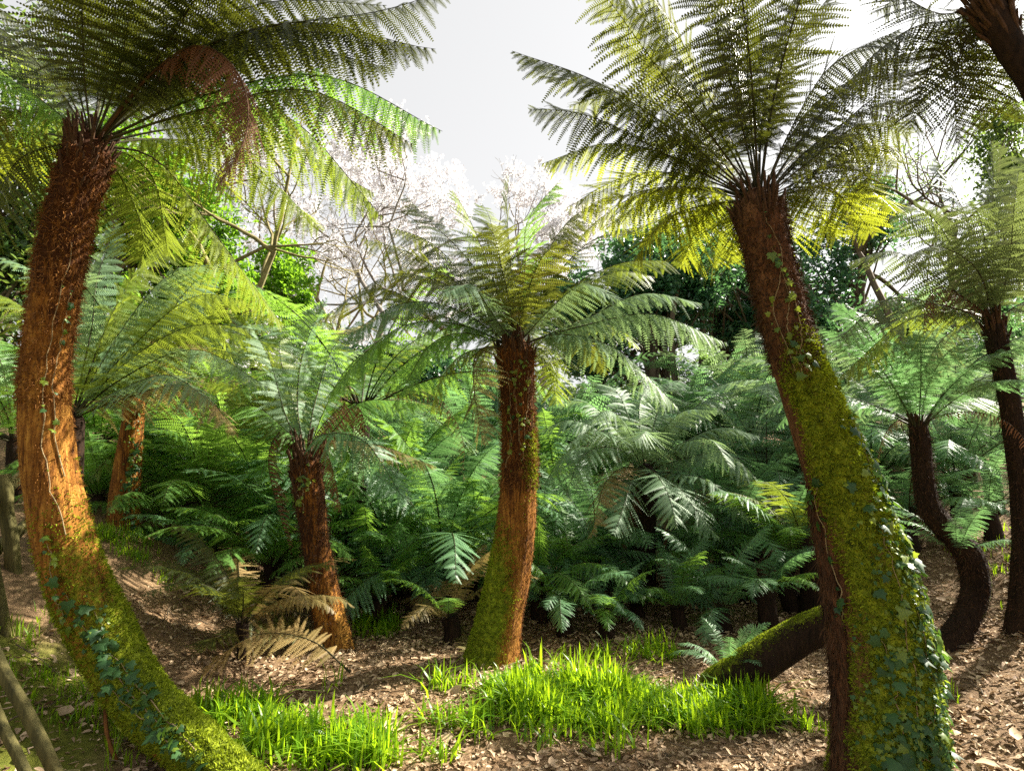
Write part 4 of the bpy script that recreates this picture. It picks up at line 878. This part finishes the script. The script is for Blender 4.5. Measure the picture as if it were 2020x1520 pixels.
# ================================================================== MOSSY LOG
pL = [(1660, 1215, 72, 4.0), (1605, 1240, 78, 4.05), (1550, 1270, 84, 4.1), (1505, 1298, 86, 4.12), (1472, 1322, 86, 4.15)]
C4 = path3(pL, .3); lo = thing('mossy_log', on_ground(C4[-2][0], C4[-2][1]), 'mossy log propped up against the great ivy trunk', 'log')
V, T, ms, iL = trunk_geo(C4, 80, 40, ridge=.07, lump=.08, kr=16, seed=21, mossf=lambda s, d, l: .62 * np.clip(d[..., 2] + .1, 0, 1) + .4 * l)
link('bark', mesh_np('bark', V - np.array(lo.location), T, [M['trunk_dark']], None, True, {'moss': ms}), lo)
blades_on(iL, 7000, lambda m, r: m + .3 * r > .5, .011, .0026, 'moss', 'moss', lo, 22, lean=.3, jit=.6)

# ================================================================== IVY
PI = math.pi
def ang_of(info, s, target):      # angle on the trunk's ring whose direction is closest to a world direction
    i = int(s * (info['moss'].shape[0] - 1)); d = info['dirn'][i] @ unit(np.array(target, float)); return int(d.argmax()) / info['moss'].shape[1] * 2 * PI
aE = ang_of(iE, .6, (.62, -.78, 0)); aE2 = ang_of(iE, .6, (-.45, -.9, 0)); aE3 = ang_of(iE, .6, (.05, -1, 0)); aE4 = ang_of(iE, .6, (.85, -.5, .1)); aE5 = ang_of(iE, .6, (-.95, -.45, 0))
ivy('thick ivy covering the right side of the great leaning trunk', iE, [[(.40, aE), (.6, aE - .1), (.8, aE + .1), (.97, aE)], [(.55, aE3), (.7, aE3 + .2), (.85, aE3 + .3), (.95, aE3)], [(.45, aE4), (.65, aE4), (.85, aE4 - .2)], [(.62, (aE + aE3) / 2), (.75, (aE + aE3) / 2), (.93, aE3)], [(.5, aE), (.7, aE4), (.9, aE)], [(.72, aE2 + .2), (.84, aE2), (.95, aE2 - .2)], [(.68, aE3 - .2), (.8, aE3 - .3), (.9, aE2)]], 300, .056, 31, .3, .034, small=1500)
ivy('thin ivy trail down the brown seam of the great trunk', iE, [[(.46, aE5), (.55, aE5 + .15), (.64, aE5 + .1), (.70, aE5)]], 26, .05, 32, .1, .004)
ivy('sparse pale ivy over the bare brown upper great trunk', iE, [[(.05, aE2), (.12, aE3), (.2, aE2 + .2), (.3, aE2)], [(.1, aE3 + .4), (.2, aE3), (.3, aE3 + .3)], [(.15, aE2 - .5), (.25, aE2 - .2), (.33, aE2)]], 46, .042, 33, .8, .012)
aA = ang_of(iA, .7, (.5, -1, .2)); aA2 = ang_of(iA, .4, (1, -.6, 0)); aA3 = ang_of(iA, .55, (0, -1, 0))
ivy('ivy climbing the lower curve of the rusty left trunk', iA, [[(.56, aA + .3), (.66, aA), (.76, aA - .1), (.86, aA)], [(.6, aA - .2), (.7, aA + .2), (.82, aA + .3)], [(.68, aA + .5), (.78, aA + .4), (.85, aA + .1)]], 120, .056, 34, .15, .016, small=120)
ivy('thin ivy vine up the right edge of the rusty left trunk', iA, [[(.14, aA2), (.26, aA2 + .1), (.38, aA2), (.5, aA2 - .1)], [(.2, aA2 - .3), (.3, aA2), (.44, aA2 + .1)]], 22, .035, 35, .5, .005)
ivy('small ivy spray on the front of the rusty left trunk', iA, [[(.5, aA3 - .1), (.55, aA3), (.6, aA3 + .2)]], 14, .04, 36, .8, .01)
aD = ang_of(iD, .2, (0, -1, 0))
ivy('fine pale ivy under the crown of the centre trunk', iD, [[(.08, aD), (.18, aD + .3), (.3, aD)], [(.1, aD - .6), (.2, aD - .3), (.35, aD + .1)], [(.1, aD + .7), (.25, aD + .5), (.36, aD + .6)]], 70, .035, 37, .85, .02)
aB = ang_of(iB, .5, (.8, -.8, 0))
ivy('ivy on the sunlit side of the left bank stem', iB, [[(.1, aB), (.4, aB), (.7, aB - .1), (.95, aB)], [(.3, aB - .4), (.6, aB - .2), (.9, aB - .4)]], 90, .055, 38, .3, .03, small=160)
aC = ang_of(iC, .2, (0, -1, 0))
ivy('small ferny ivy tuft under the head of the short stem', iC, [[(.08, aC), (.16, aC + .2), (.25, aC)], [(.08, aC - .4), (.2, aC - .2)]], 36, .035, 39, .8, .015)

# ================================================================== FENCE
def rail(name, a, b, w, h, parent):
    a = np.asarray(a, float); b = np.asarray(b, float); d = unit(b - a); L_ = np.linalg.norm(b - a)
    sdv = unit(np.cross(d, [0, 0, 1.0])) if abs(d[2]) < .9 else unit(np.cross(d, [0, 1.0, 0])); upv = np.cross(sdv, d)
    g = np.random.default_rng(int(abs(a[0] * 1000)) % 999); n = 8; V = []
    for i in range(n):
        c = a + d * L_ * i / (n - 1) + sdv * g.normal(0, .004) + upv * g.normal(0, .004)
        bw = w / 2; bh = h / 2; be = min(w, h) * .18
        for (x, y) in ((-bw + be, -bh), (bw - be, -bh), (bw, -bh + be), (bw, bh - be), (bw - be, bh), (-bw + be, bh), (-bw, bh - be), (-bw, -bh + be)):
            V.append(c + sdv * x + upv * y)
    k = 8; T = []
    for i in range(n - 1):
        for j in range(k):
            q = [i * k + j, i * k + (j + 1) % k, (i + 1) * k + (j + 1) % k, (i + 1) * k + j]; T += [[q[0], q[1], q[2]], [q[0], q[2], q[3]]]
    for j in range(1, k - 1): T += [[0, j + 1, j], [(n - 1) * k, (n - 1) * k + j, (n - 1) * k + j + 1]]
    return link(name, mesh_np(name, np.array(V) - np.array(parent.location), T, [M['wood']]), parent)
f1 = thing('wooden_fence', ground_at(42, 1130), 'weathered post and rail fence beyond the rusty trunk, left edge', 'fence')
p1b, p1t = P(42, 1135, 4.3), P(6, 935, 4.3); p2b, p2t = P(24, 1245, 3.7), P(-40, 1010, 3.7)
dn = np.array([0, 0, -.2])
rail('post', p1b + dn, p1t, .09, .07, f1); rail('post', p2b + dn, p2t, .09, .07, f1)
rail('rail', P(-60, 1010, 4.0), P(70, 920, 4.9), .05, .09, f1); rail('rail', P(-60, 1130, 4.0), P(90, 1000, 4.9), .05, .09, f1)
f2 = thing('wooden_fence', P(130, 1560, 2.1), 'weathered rails of the near fence cutting the bottom left corner', 'fence')
rail('rail', P(-110, 1080, 2.6), P(120, 1545, 2.2), .034, .05, f2); rail('rail', P(-60, 1300, 2.5), P(75, 1560, 2.25), .03, .038, f2)
rail('post', P(125, 1530, 2.25), P(140, 2000, 2.2), .09, .09, f2)
rail('post', P(-110, 1080, 2.7), P(-110, 1560, 2.7), .09, .09, f2)
st = np.array([ground_at(200, 1445) + [0, 0, .35], ground_at(205, 1480) + [0, 0, .12], ground_at(228, 1505) + [0, 0, .01]])
f3 = ground_at(228, 1510); V, T = tube_geo(spline(st, 16), np.linspace(.008, .012, 16), 6)
tag(link('dry_stem', mesh_np('dry_stem', V - f3, T, [M['fibre']], None, True), loc=f3), 'curved orange dry frond stem leaning on the ground under the rusty trunk', 'dry stem')

# ================================================================== GRASS AND LITTER
def blades(spots, name, label, hmin, hmax, wd, seed, mat='grass', lean=.35):
    g = np.random.default_rng(seed); n = len(spots); p = np.asarray(spots, float)
    p[:, 2] = height(p[:, 0], p[:, 1]) - .01
    a = g.uniform(0, 2 * PI, n); dr = np.stack([np.cos(a), np.sin(a), np.zeros(n)], 1); sd_ = np.stack([-np.sin(a + g.normal(0, .5, n)), np.cos(a), np.zeros(n)], 1)
    h = g.uniform(hmin, hmax, n)[:, None] * (.55 + .8 * noise2(p[:, 0] * 4.3 + 7, p[:, 1] * 4.3))[:, None]; ln = (g.random(n)[:, None] ** 1.5) * lean * 2.2 * h; ww = wd * g.uniform(.6, 1.3, n)[:, None]
    Z = np.array([0, 0, 1.0]); rows = []
    for u, wk in ((0, .7), (.35, 1.0), (.7, .75)):
        c = p + Z * h * (u - .22 * u * u * (ln / h)) + dr * ln * u ** 1.8
        rows += [c - sd_ * ww * wk, c + sd_ * ww * wk]
    rows.append(p + Z * h * (1 - .35 * ln / h) + dr * ln)
    V = np.stack(rows, 1).reshape(-1, 3); b = (np.arange(n) * 7)[:, None, None]
    tt = np.array([[0, 1, 3], [0, 3, 2], [2, 3, 5], [2, 5, 4], [4, 5, 6]])[None]
    me = mesh_np(name, V, (b + tt).reshape(-1, 3), [M[mat]], None, False, {'rnd': np.repeat(g.random(n), 7)})
    return tag(link(name, me), label, 'grass', None, 'stuff')
def patch(cx, cy, rx, ry, count, g, clump=14):
    """blades in clumps inside an ellipse given in the picture, carried to the ground"""
    out = []
    nc = max(1, count // clump)
    c0 = ground_at(cx, cy); ex = ground_at(cx + rx, cy) - c0; ey = ground_at(cx, cy - ry) - c0
    for _ in range(nc):
        r = math.sqrt(g.random()); a = g.random() * 2 * PI
        q = c0 + ex * r * math.cos(a) + ey * r * math.sin(a)
        k = int(clump * g.uniform(.5, 1.5)); out.append(np.column_stack([q[0] + g.normal(0, .055, k), q[1] + g.normal(0, .055, k), np.zeros(k)]))
    return np.vstack(out)
g = np.random.default_rng(44)
main = [patch(1190, 1405, 190, 36, 3000, g), patch(1400, 1418, 125, 34, 1500, g), patch(1060, 1365, 100, 26, 900, g), patch(950, 1430, 90, 26, 220, g), patch(1490, 1420, 40, 22, 260, g), patch(890, 1365, 50, 14, 80, g),
        patch(620, 1480, 130, 34, 850, g), patch(480, 1425, 70, 24, 340, g), patch(720, 1505, 80, 22, 160, g), patch(1100, 1490, 300, 26, 70, g), patch(1590, 1450, 40, 24, 30, g), patch(870, 1505, 60, 16, 30, g),
        patch(1290, 1300, 50, 14, 120, g), patch(735, 1245, 50, 18, 380, g), patch(1150, 1310, 60, 12, 50, g), patch(600, 1360, 120, 30, 24, g), patch(1240, 1290, 150, 16, 50, g), patch(800, 1460, 200, 50, 60, g)]
blades(np.vstack(main), 'grass', 'bright green strap-leaved grass tufts across the litter', .10, .27, .0080, 45, lean=.75)
bank = [patch(220, 1060, 40, 22, 260, g), patch(270, 1090, 40, 30, 200, g), patch(320, 1160, 60, 40, 60, g), patch(130, 1240, 110, 110, 240, g), patch(110, 1400, 100, 60, 200, g), patch(1940, 1080, 70, 60, 200, g), patch(1830, 1420, 60, 50, 90, g), patch(270, 1480, 70, 30, 60, g), patch(1980, 1150, 40, 60, 60, g)]
blades(np.vstack(bank), 'grass', 'thin dull grass growing on the banks at both sides', .06, .16, .0045, 46)
def tuft(label, x, y, n, hmin, hmax, seed, wd=.007, z=0.0):
    q = ground_at(x, y); gg = np.random.default_rng(seed)
    o = blades(np.column_stack([q[0] + gg.normal(0, .03, n), q[1] + gg.normal(0, .03, n), np.zeros(n)]), 'grass_tuft', label, hmin, hmax, wd, seed, lean=.5)
    o['kind'] = 'thing'; o['group'] = 'single grass tufts'
    o.data.transform(Matrix.Translation(-Vector(q))); o.location = q + np.array([0, 0, z])
for a_ in [('grass tuft at the right end of the bright grass', 1500, 1425, 46, .18, .30, 51), ('lone grass tuft between bright grass and great trunk foot', 1600, 1450, 12, .12, .2, 52),
           ('grass tuft sprouting beside the mossy foot of the rusty trunk', 385, 1400, 26, .12, .24, 53), ('dark strap-leaved tuft in front of the small fern, right of centre', 1325, 1300, 24, .12, .22, 54)]:
    tuft(*a_)

def litter(count, name, label, xr, yr, smin, smax, seed, dens=None):
    g = np.random.default_rng(seed); x = g.uniform(*xr, count); y = yr[0] + (yr[1] - yr[0]) * g.random(count) ** 1.5
    if dens is not None: k = dens(x, y) > g.random(count); x = x[k]; y = y[k]
    n = len(x); z = height(x, y)
    a = g.uniform(0, 2 * PI, n); up = unit(np.stack([g.normal(0, .35, n), g.normal(0, .35, n), np.ones(n)], 1))
    yv = np.stack([np.cos(a), np.sin(a), g.normal(0, .25, n)], 1); yv = unit(yv - up * (yv * up).sum(1, keepdims=True)); xv = np.cross(yv, up)
    l = (smin + (smax - smin) * g.random(n)[:, None] ** 2.2); wd = l * g.uniform(.10, .30, (n, 1)); cv = g.uniform(-.5, .7, (n, 1))
    p = np.stack([x, y, z + g.uniform(.004, .030, n)], 1)
    rows = [p - yv * l * .5 + up * l * cv * .25]
    for u, k in ((-.15, .9), (.2, 1.0)):
        c = p + yv * l * u; rows += [c - xv * wd * k + up * wd * .5, c, c + xv * wd * k + up * wd * .5]
    rows.append(p + yv * l * .5 + up * l * cv * .35)
    V = np.stack(rows, 1).reshape(-1, 3); b = (np.arange(n) * 8)[:, None, None]
    tt = np.array([[0, 2, 1], [0, 3, 2], [1, 2, 5], [1, 5, 4], [2, 3, 6], [2, 6, 5], [4, 5, 7], [5, 6, 7]])[None]
    me = mesh_np(name, V, (b + tt).reshape(-1, 3), [M['litter']], None, False, {'rnd': np.repeat(g.random(n), 8)})
    return tag(link(name, me), label, 'leaf litter', None, 'stuff')
litter(85000, 'leaf_litter', 'dry brown leaves and chips covering the floor of the hollow', (-3.2, 5.2), (1.6, 8.5), .014, .072, 61, lambda x, y: np.where(x < -2.0, .6, 1.0))

litter(500, 'leaf_litter', 'larger curled brown leaves lying on top of the litter', (-3.0, 5.0), (1.8, 6.5), .09, .16, 62)
def twigs(n, seed):
    g = np.random.default_rng(seed); G = Geo()
    for _ in range(n):
        x, y = g.uniform(-3, 4.6), 1.8 + 5 * g.random() ** 1.4; a = g.uniform(0, PI); l = .06 + .5 * g.random() ** 3
        pts = []
        for u in (-.5, -.15, .2, .5):
            qx, qy = x + math.cos(a) * l * u + g.normal(0, .015), y + math.sin(a) * l * u + g.normal(0, .015); pts.append([qx, qy, float(height(qx, qy)) + .018 + abs(g.normal(0, .012))])
        V, T = tube_geo(np.array(pts), np.linspace(.0045, .002, 4) * g.uniform(.6, 1.5), 4, False); G.add(V, T)
    tag(link('twigs', G.mesh('twigs', [M['bark']])), 'small fallen twigs strewn over the leaf litter', 'twigs', None, 'stuff')
twigs(700, 63)

# ================================================================== BACKGROUND TREES
def leaf_cloud(centres, radii, n, size, g, aspect=.45):
    """n leaves gathered round clump centres"""
    k = g.integers(0, len(centres), n); d = unit(g.standard_normal((n, 3))) * (g.random((n, 1)) ** .45)
    p = centres[k] + d * radii[k][:, None]
    up = unit(g.standard_normal((n, 3)) + np.array([0, 0, .8])); a = unit(np.cross(up, g.standard_normal((n, 3)))); b = np.cross(up, a)
    l = size * g.uniform(.6, 1.4, (n, 1)); wd = l * aspect
    V = np.stack([p - a * l * .5, p + b * wd * .5 + up * l * .06, p + a * l * .5 - up * l * .12, p - b * wd * .5 + up * l * .06], 1).reshape(-1, 3)
    T = ((np.arange(n) * 4)[:, None, None] + np.array([[0, 1, 2], [0, 2, 3]])[None]).reshape(-1, 3)
    return V, T, np.repeat(g.random(n), 4)
def limb_tree(G, p, d, L_, r, depth, g, ends, bend=.25, split=(2, 3), ratio=.72, spread=.55, up=.12, kmin=3):
    n = 6; pts = [p]; dd = d.copy()
    for _ in range(n):
        dd = unit(dd + g.standard_normal(3) * bend / n * 2 + np.array([0, 0, up / n])); pts.append(pts[-1] + dd * L_ / n)
    V, T = tube_geo(np.array(pts), np.linspace(r, r * .66, n + 1), max(kmin, 7 - (5 - depth)), False); G.add(V, T)
    if depth == 0: ends.append((pts[-1], dd)); ends.append((pts[n // 2], dd)); return
    for k in range(int(g.integers(split[0], split[1] + 1))):
        q = unit(dd + g.standard_normal(3) * spread)
        limb_tree(G, pts[-1] if k < 2 else pts[n - 2], q, L_ * ratio * g.uniform(.8, 1.15), r * .62, depth - 1, g, ends, bend, split, ratio, spread, up, kmin)
    ends.append((pts[-1], dd))
def bushy(label, base_px, d, crowns, nleaf, size, mat, seed, name='broadleaf_tree', cat='tree', nclump=70, trunks=1, tr=.14, group='trees behind the ferns', crad=.5):
    """broadleaf: crowns = [(px, py, rx px, ry px)] at depth d; clumps on and inside those ellipsoids, limbs reaching them"""
    g = np.random.default_rng(seed); b = P(base_px, 800, d); b = on_ground(b[0], b[1])
    o = thing(name, b, label, cat, group); cs = []; rs = []; G = Geo()
    for (cx, cy, rx, ry) in crowns:
        c = P(cx, cy, d); ax = np.array([rx, min(rx, 1.3 * ry) * .8, ry]) / F * d
        n = int(nclump / len(crowns)); q = unit(g.standard_normal((n, 3))) * (g.uniform(.45, 1.0, (n, 1)))
        cs.append(c + q * ax); rs.append(g.uniform(.5, 1.15, n) * crad)
    cs = np.vstack(cs); rs = np.concatenate(rs)
    for k in range(trunks):
        o2 = np.array([g.normal(0, .5 * (trunks > 1)), g.normal(0, .4 * (trunks > 1)), 0]); bb = on_ground(b[0] + o2[0] * 1.6, b[1] + o2[1])
        top = cs.mean(0) + o2 * 1.5; mid = (bb + top) / 2 + g.normal(0, .2, 3)
        tp = spline(np.array([bb - [0, 0, .2], mid, top]), 16); V, T = tube_geo(tp, np.linspace(tr, tr * .5, 16), 8); G.add(V - b, T)
        for c in cs[k::trunks][:26]:
            s_ = tp[int(g.integers(6, 15))]; m_ = (s_ + c) / 2 + np.array([0, 0, .15]) + g.normal(0, .1, 3)
            V, T = tube_geo(spline(np.array([s_, m_, c]), 8), np.linspace(tr * .35, .012, 8), 4, False); G.add(V - b, T)
    link('trunk', G.mesh('trunk', [M['bark']], True), o)
    V, T, rn = leaf_cloud(cs, rs, nleaf, size, g)
    link('crown', mesh_np('crown', V - b, T, [M[mat]], None, False, {'rnd': rn}), o)
    return o
bushy('dark glossy broadleaf tree behind the centre trunk, right side', 1230, 14, [(1180, 640, 120, 110), (1300, 560, 130, 120)], 15000, .17, 'leaf_dark', 71, trunks=3)
bushy('dark glossy broadleaf tree behind the great trunk', 1440, 15, [(1420, 560, 130, 140), (1520, 640, 100, 110)], 15000, .17, 'leaf_dark', 72, trunks=3)
bushy('dark thin-leaved tree right of the great trunk, half bare', 1620, 16, [(1610, 560, 90, 120), (1700, 430, 80, 90)], 6500, .16, 'leaf_dark', 73, trunks=2)
bushy('bright green round-headed tree left of the blossom', 540, 15, [(535, 560, 85, 95), (470, 640, 90, 90), (590, 660, 60, 80)], 15000, .15, 'leaf_bright', 74)
bushy('tall leafy tree filling the far left edge', 30, 8.0, [(30, 250, 120, 220), (20, 560, 110, 220), (90, 420, 90, 170)], 15000, .11, 'leaf_mid', 75, trunks=3, tr=.09)
bushy('bright leafy tree behind the left crown', 260, 12, [(200, 330, 130, 140), (320, 420, 110, 120), (230, 560, 140, 140)], 16000, .14, 'leaf_bright', 76, trunks=2)
bushy('bright leafy young tree between left crown and blossom', 380, 13, [(380, 480, 90, 110), (440, 600, 100, 90)], 11000, .13, 'leaf_bright', 176, trunks=2)
bushy('dim green tree at the right edge behind the silvery crown', 2010, 11.0, [(2010, 420, 70, 150), (1980, 280, 60, 80)], 5000, .10, 'leaf_mid', 77, trunks=2, tr=.08)
bushy('low dark evergreen behind the ferns at the centre', 800, 15, [(760, 740, 120, 60), (900, 760, 110, 50)], 9000, .16, 'leaf_dark', 78, trunks=2)
bushy('dark evergreen thicket behind ferns right of great trunk', 1800, 14, [(1760, 660, 110, 60), (1890, 640, 110, 70)], 9000, .15, 'leaf_dark', 79, trunks=2)
bushy('dark evergreen low behind the left ferns', 400, 16, [(350, 720, 140, 60), (480, 740, 120, 50)], 8000, .16, 'leaf_mid', 80, trunks=2)

def bare(label, base_px, d, h, depth, seed, mat='bark', name='bare_tree', r=.16, lean=(0, 0, 1), blossoms=0, leaves=0, L0=None, split=(2, 3), spread=.55, ratio=.74, kids=0, lsize=.06, base_z=None):
    g = np.random.default_rng(seed); b = P(base_px, 800, d); b = on_ground(b[0], b[1])
    o = thing(name, b, label, 'tree', 'trees behind the ferns'); G = Geo(); ends = []
    limb_tree(G, b * 0 - [0, 0, .2], unit(np.array(lean, float)), L0 or h * .3, r, depth, g, ends, split=split, spread=spread, ratio=ratio)
    link('trunk', G.mesh('trunk', [M[mat]], True), o)
    E_ = np.array([e[0] for e in ends]); n = len(E_)
    if blossoms:
        V_, T_l, A_ = [], [], []; off = 0
        k = g.integers(0, n, blossoms); c = E_[k] + g.normal(0, .11, (blossoms, 3))
        for pet in range(6):
            dv = unit(g.standard_normal((blossoms, 3)) + np.array([0, 0, .3])); sv_ = unit(np.cross(dv, g.standard_normal((blossoms, 3)))); l = .075 * g.uniform(.6, 1.3, (blossoms, 1))
            V = np.stack([c, c + dv * l * .6 + sv_ * l * .35, c + dv * l, c + dv * l * .6 - sv_ * l * .35], 1).reshape(-1, 3)
            V_.append(V); T_l.append(((np.arange(blossoms) * 4)[:, None, None] + np.array([[0, 1, 2], [0, 2, 3]])[None]).reshape(-1, 3) + off); off += len(V); A_.append(np.repeat(g.random(blossoms), 4))
        link('blossom', mesh_np('blossom', np.vstack(V_), np.vstack(T_l), [M['petal']], None, False, {'rnd': np.concatenate(A_)}), o)
    if leaves:
        V, T, rn = leaf_cloud(E_, np.full(n, .22), leaves, lsize, g)
        link('crown', mesh_np('crown', V, T, [M['leaf_mid']], None, False, {'rnd': rn}), o)
    return o
bare('white blossoming tree behind the centre, its trunk left', 700, 17, 9, 7, 81, 'bark_pale', blossoms=8500, L0=4.0, spread=.8, r=.13, name='blossom_tree')
bare('white blossoming tree behind the centre crown, taller', 880, 19, 11, 7, 82, 'bark_pale', blossoms=9500, L0=4.5, spread=.8, r=.13, name='blossom_tree')
bare('bare grey tree between the blossom and the great crown', 1060, 24, 12, 7, 93, 'bark_pale', L0=3.9, r=.2, spread=.7)
bare('pale bare tree standing left of the blossom trees', 620, 18, 9, 7, 183, 'bark_ochre', L0=3.4, r=.14, spread=.7)
bare('bare lichen-pale tree left of the blossom', 450, 13, 7, 5, 84, 'bark_ochre', L0=2.6, lean=(.12, 0, 1), r=.13)
bare('bare tree with small new leaves behind the silvery right crown', 1790, 13, 8, 5, 85, L0=2.8, lean=(-.1, 0, 1), leaves=2600, r=.14)
bare('thin bare tree at the right edge', 1930, 11, 8, 5, 86, L0=2.5, lean=(-.15, 0, 1), leaves=2600, r=.11)
bare('bare branching tree behind the leafy far left', 300, 14, 9, 5, 87, 'bark_ochre', L0=3.2, r=.14)
# slim trunks in the shade under the dark trees
for i, (px, d) in enumerate([(1335, 12.5), (1375, 13.2), (1290, 13.5)]):
    b = P(px, 800, d); b = on_ground(b[0], b[1]); gg = np.random.default_rng(i)
    o = thing('slim_tree', b, ['slim dark bole under the dark trees, middle of three', 'slim dark bole under the dark trees, rightmost of three', 'slim dark bole under the dark trees, leftmost of three'][i], 'tree', 'trees behind the ferns')
    tp = spline(np.array([[0, 0, -.2], [gg.normal(0, .15), 0, 1.5], [gg.normal(0, .3), .1, 3.2], [gg.normal(0, .4), .2, 4.6]]), 20)
    V, T = tube_geo(tp, np.linspace(.10, .05, 20), 8); link('trunk', mesh_np('trunk', V, T, [M['bark']], None, True), o)
    cs = tp[-1] + gg.normal(0, .6, (14, 3)); V, T, rn = leaf_cloud(cs, np.full(14, .5), 2200, .15, gg); link('crown', mesh_np('crown', V, T, [M['leaf_dark']], None, False, {'rnd': rn}), o)

# far wood closing the view
g = np.random.default_rng(90); cs = []; rs = []
for k in range(520):
    a = g.uniform(-1.15, 1.15); dist = g.uniform(24, 38); x, y = math.sin(a) * dist, math.cos(a) * dist
    cs.append([x, y, float(height(x, y)) + abs(g.normal(0, 1.6)) + g.random() * 1.2]); rs.append(g.uniform(.6, 1.3))
V, T, rn = leaf_cloud(np.array(cs), np.array(rs), 52000, .30, g)
tag(link('far_wood', mesh_np('far_wood', V, T, [M['leaf_far']], None, False, {'rnd': rn})), 'far low belt of green woodland behind everything', 'woodland', None, 'stuff')

print('objects', len(bpy.data.objects), 'tris', sum(len(m.polygons) for m in bpy.data.meshes))
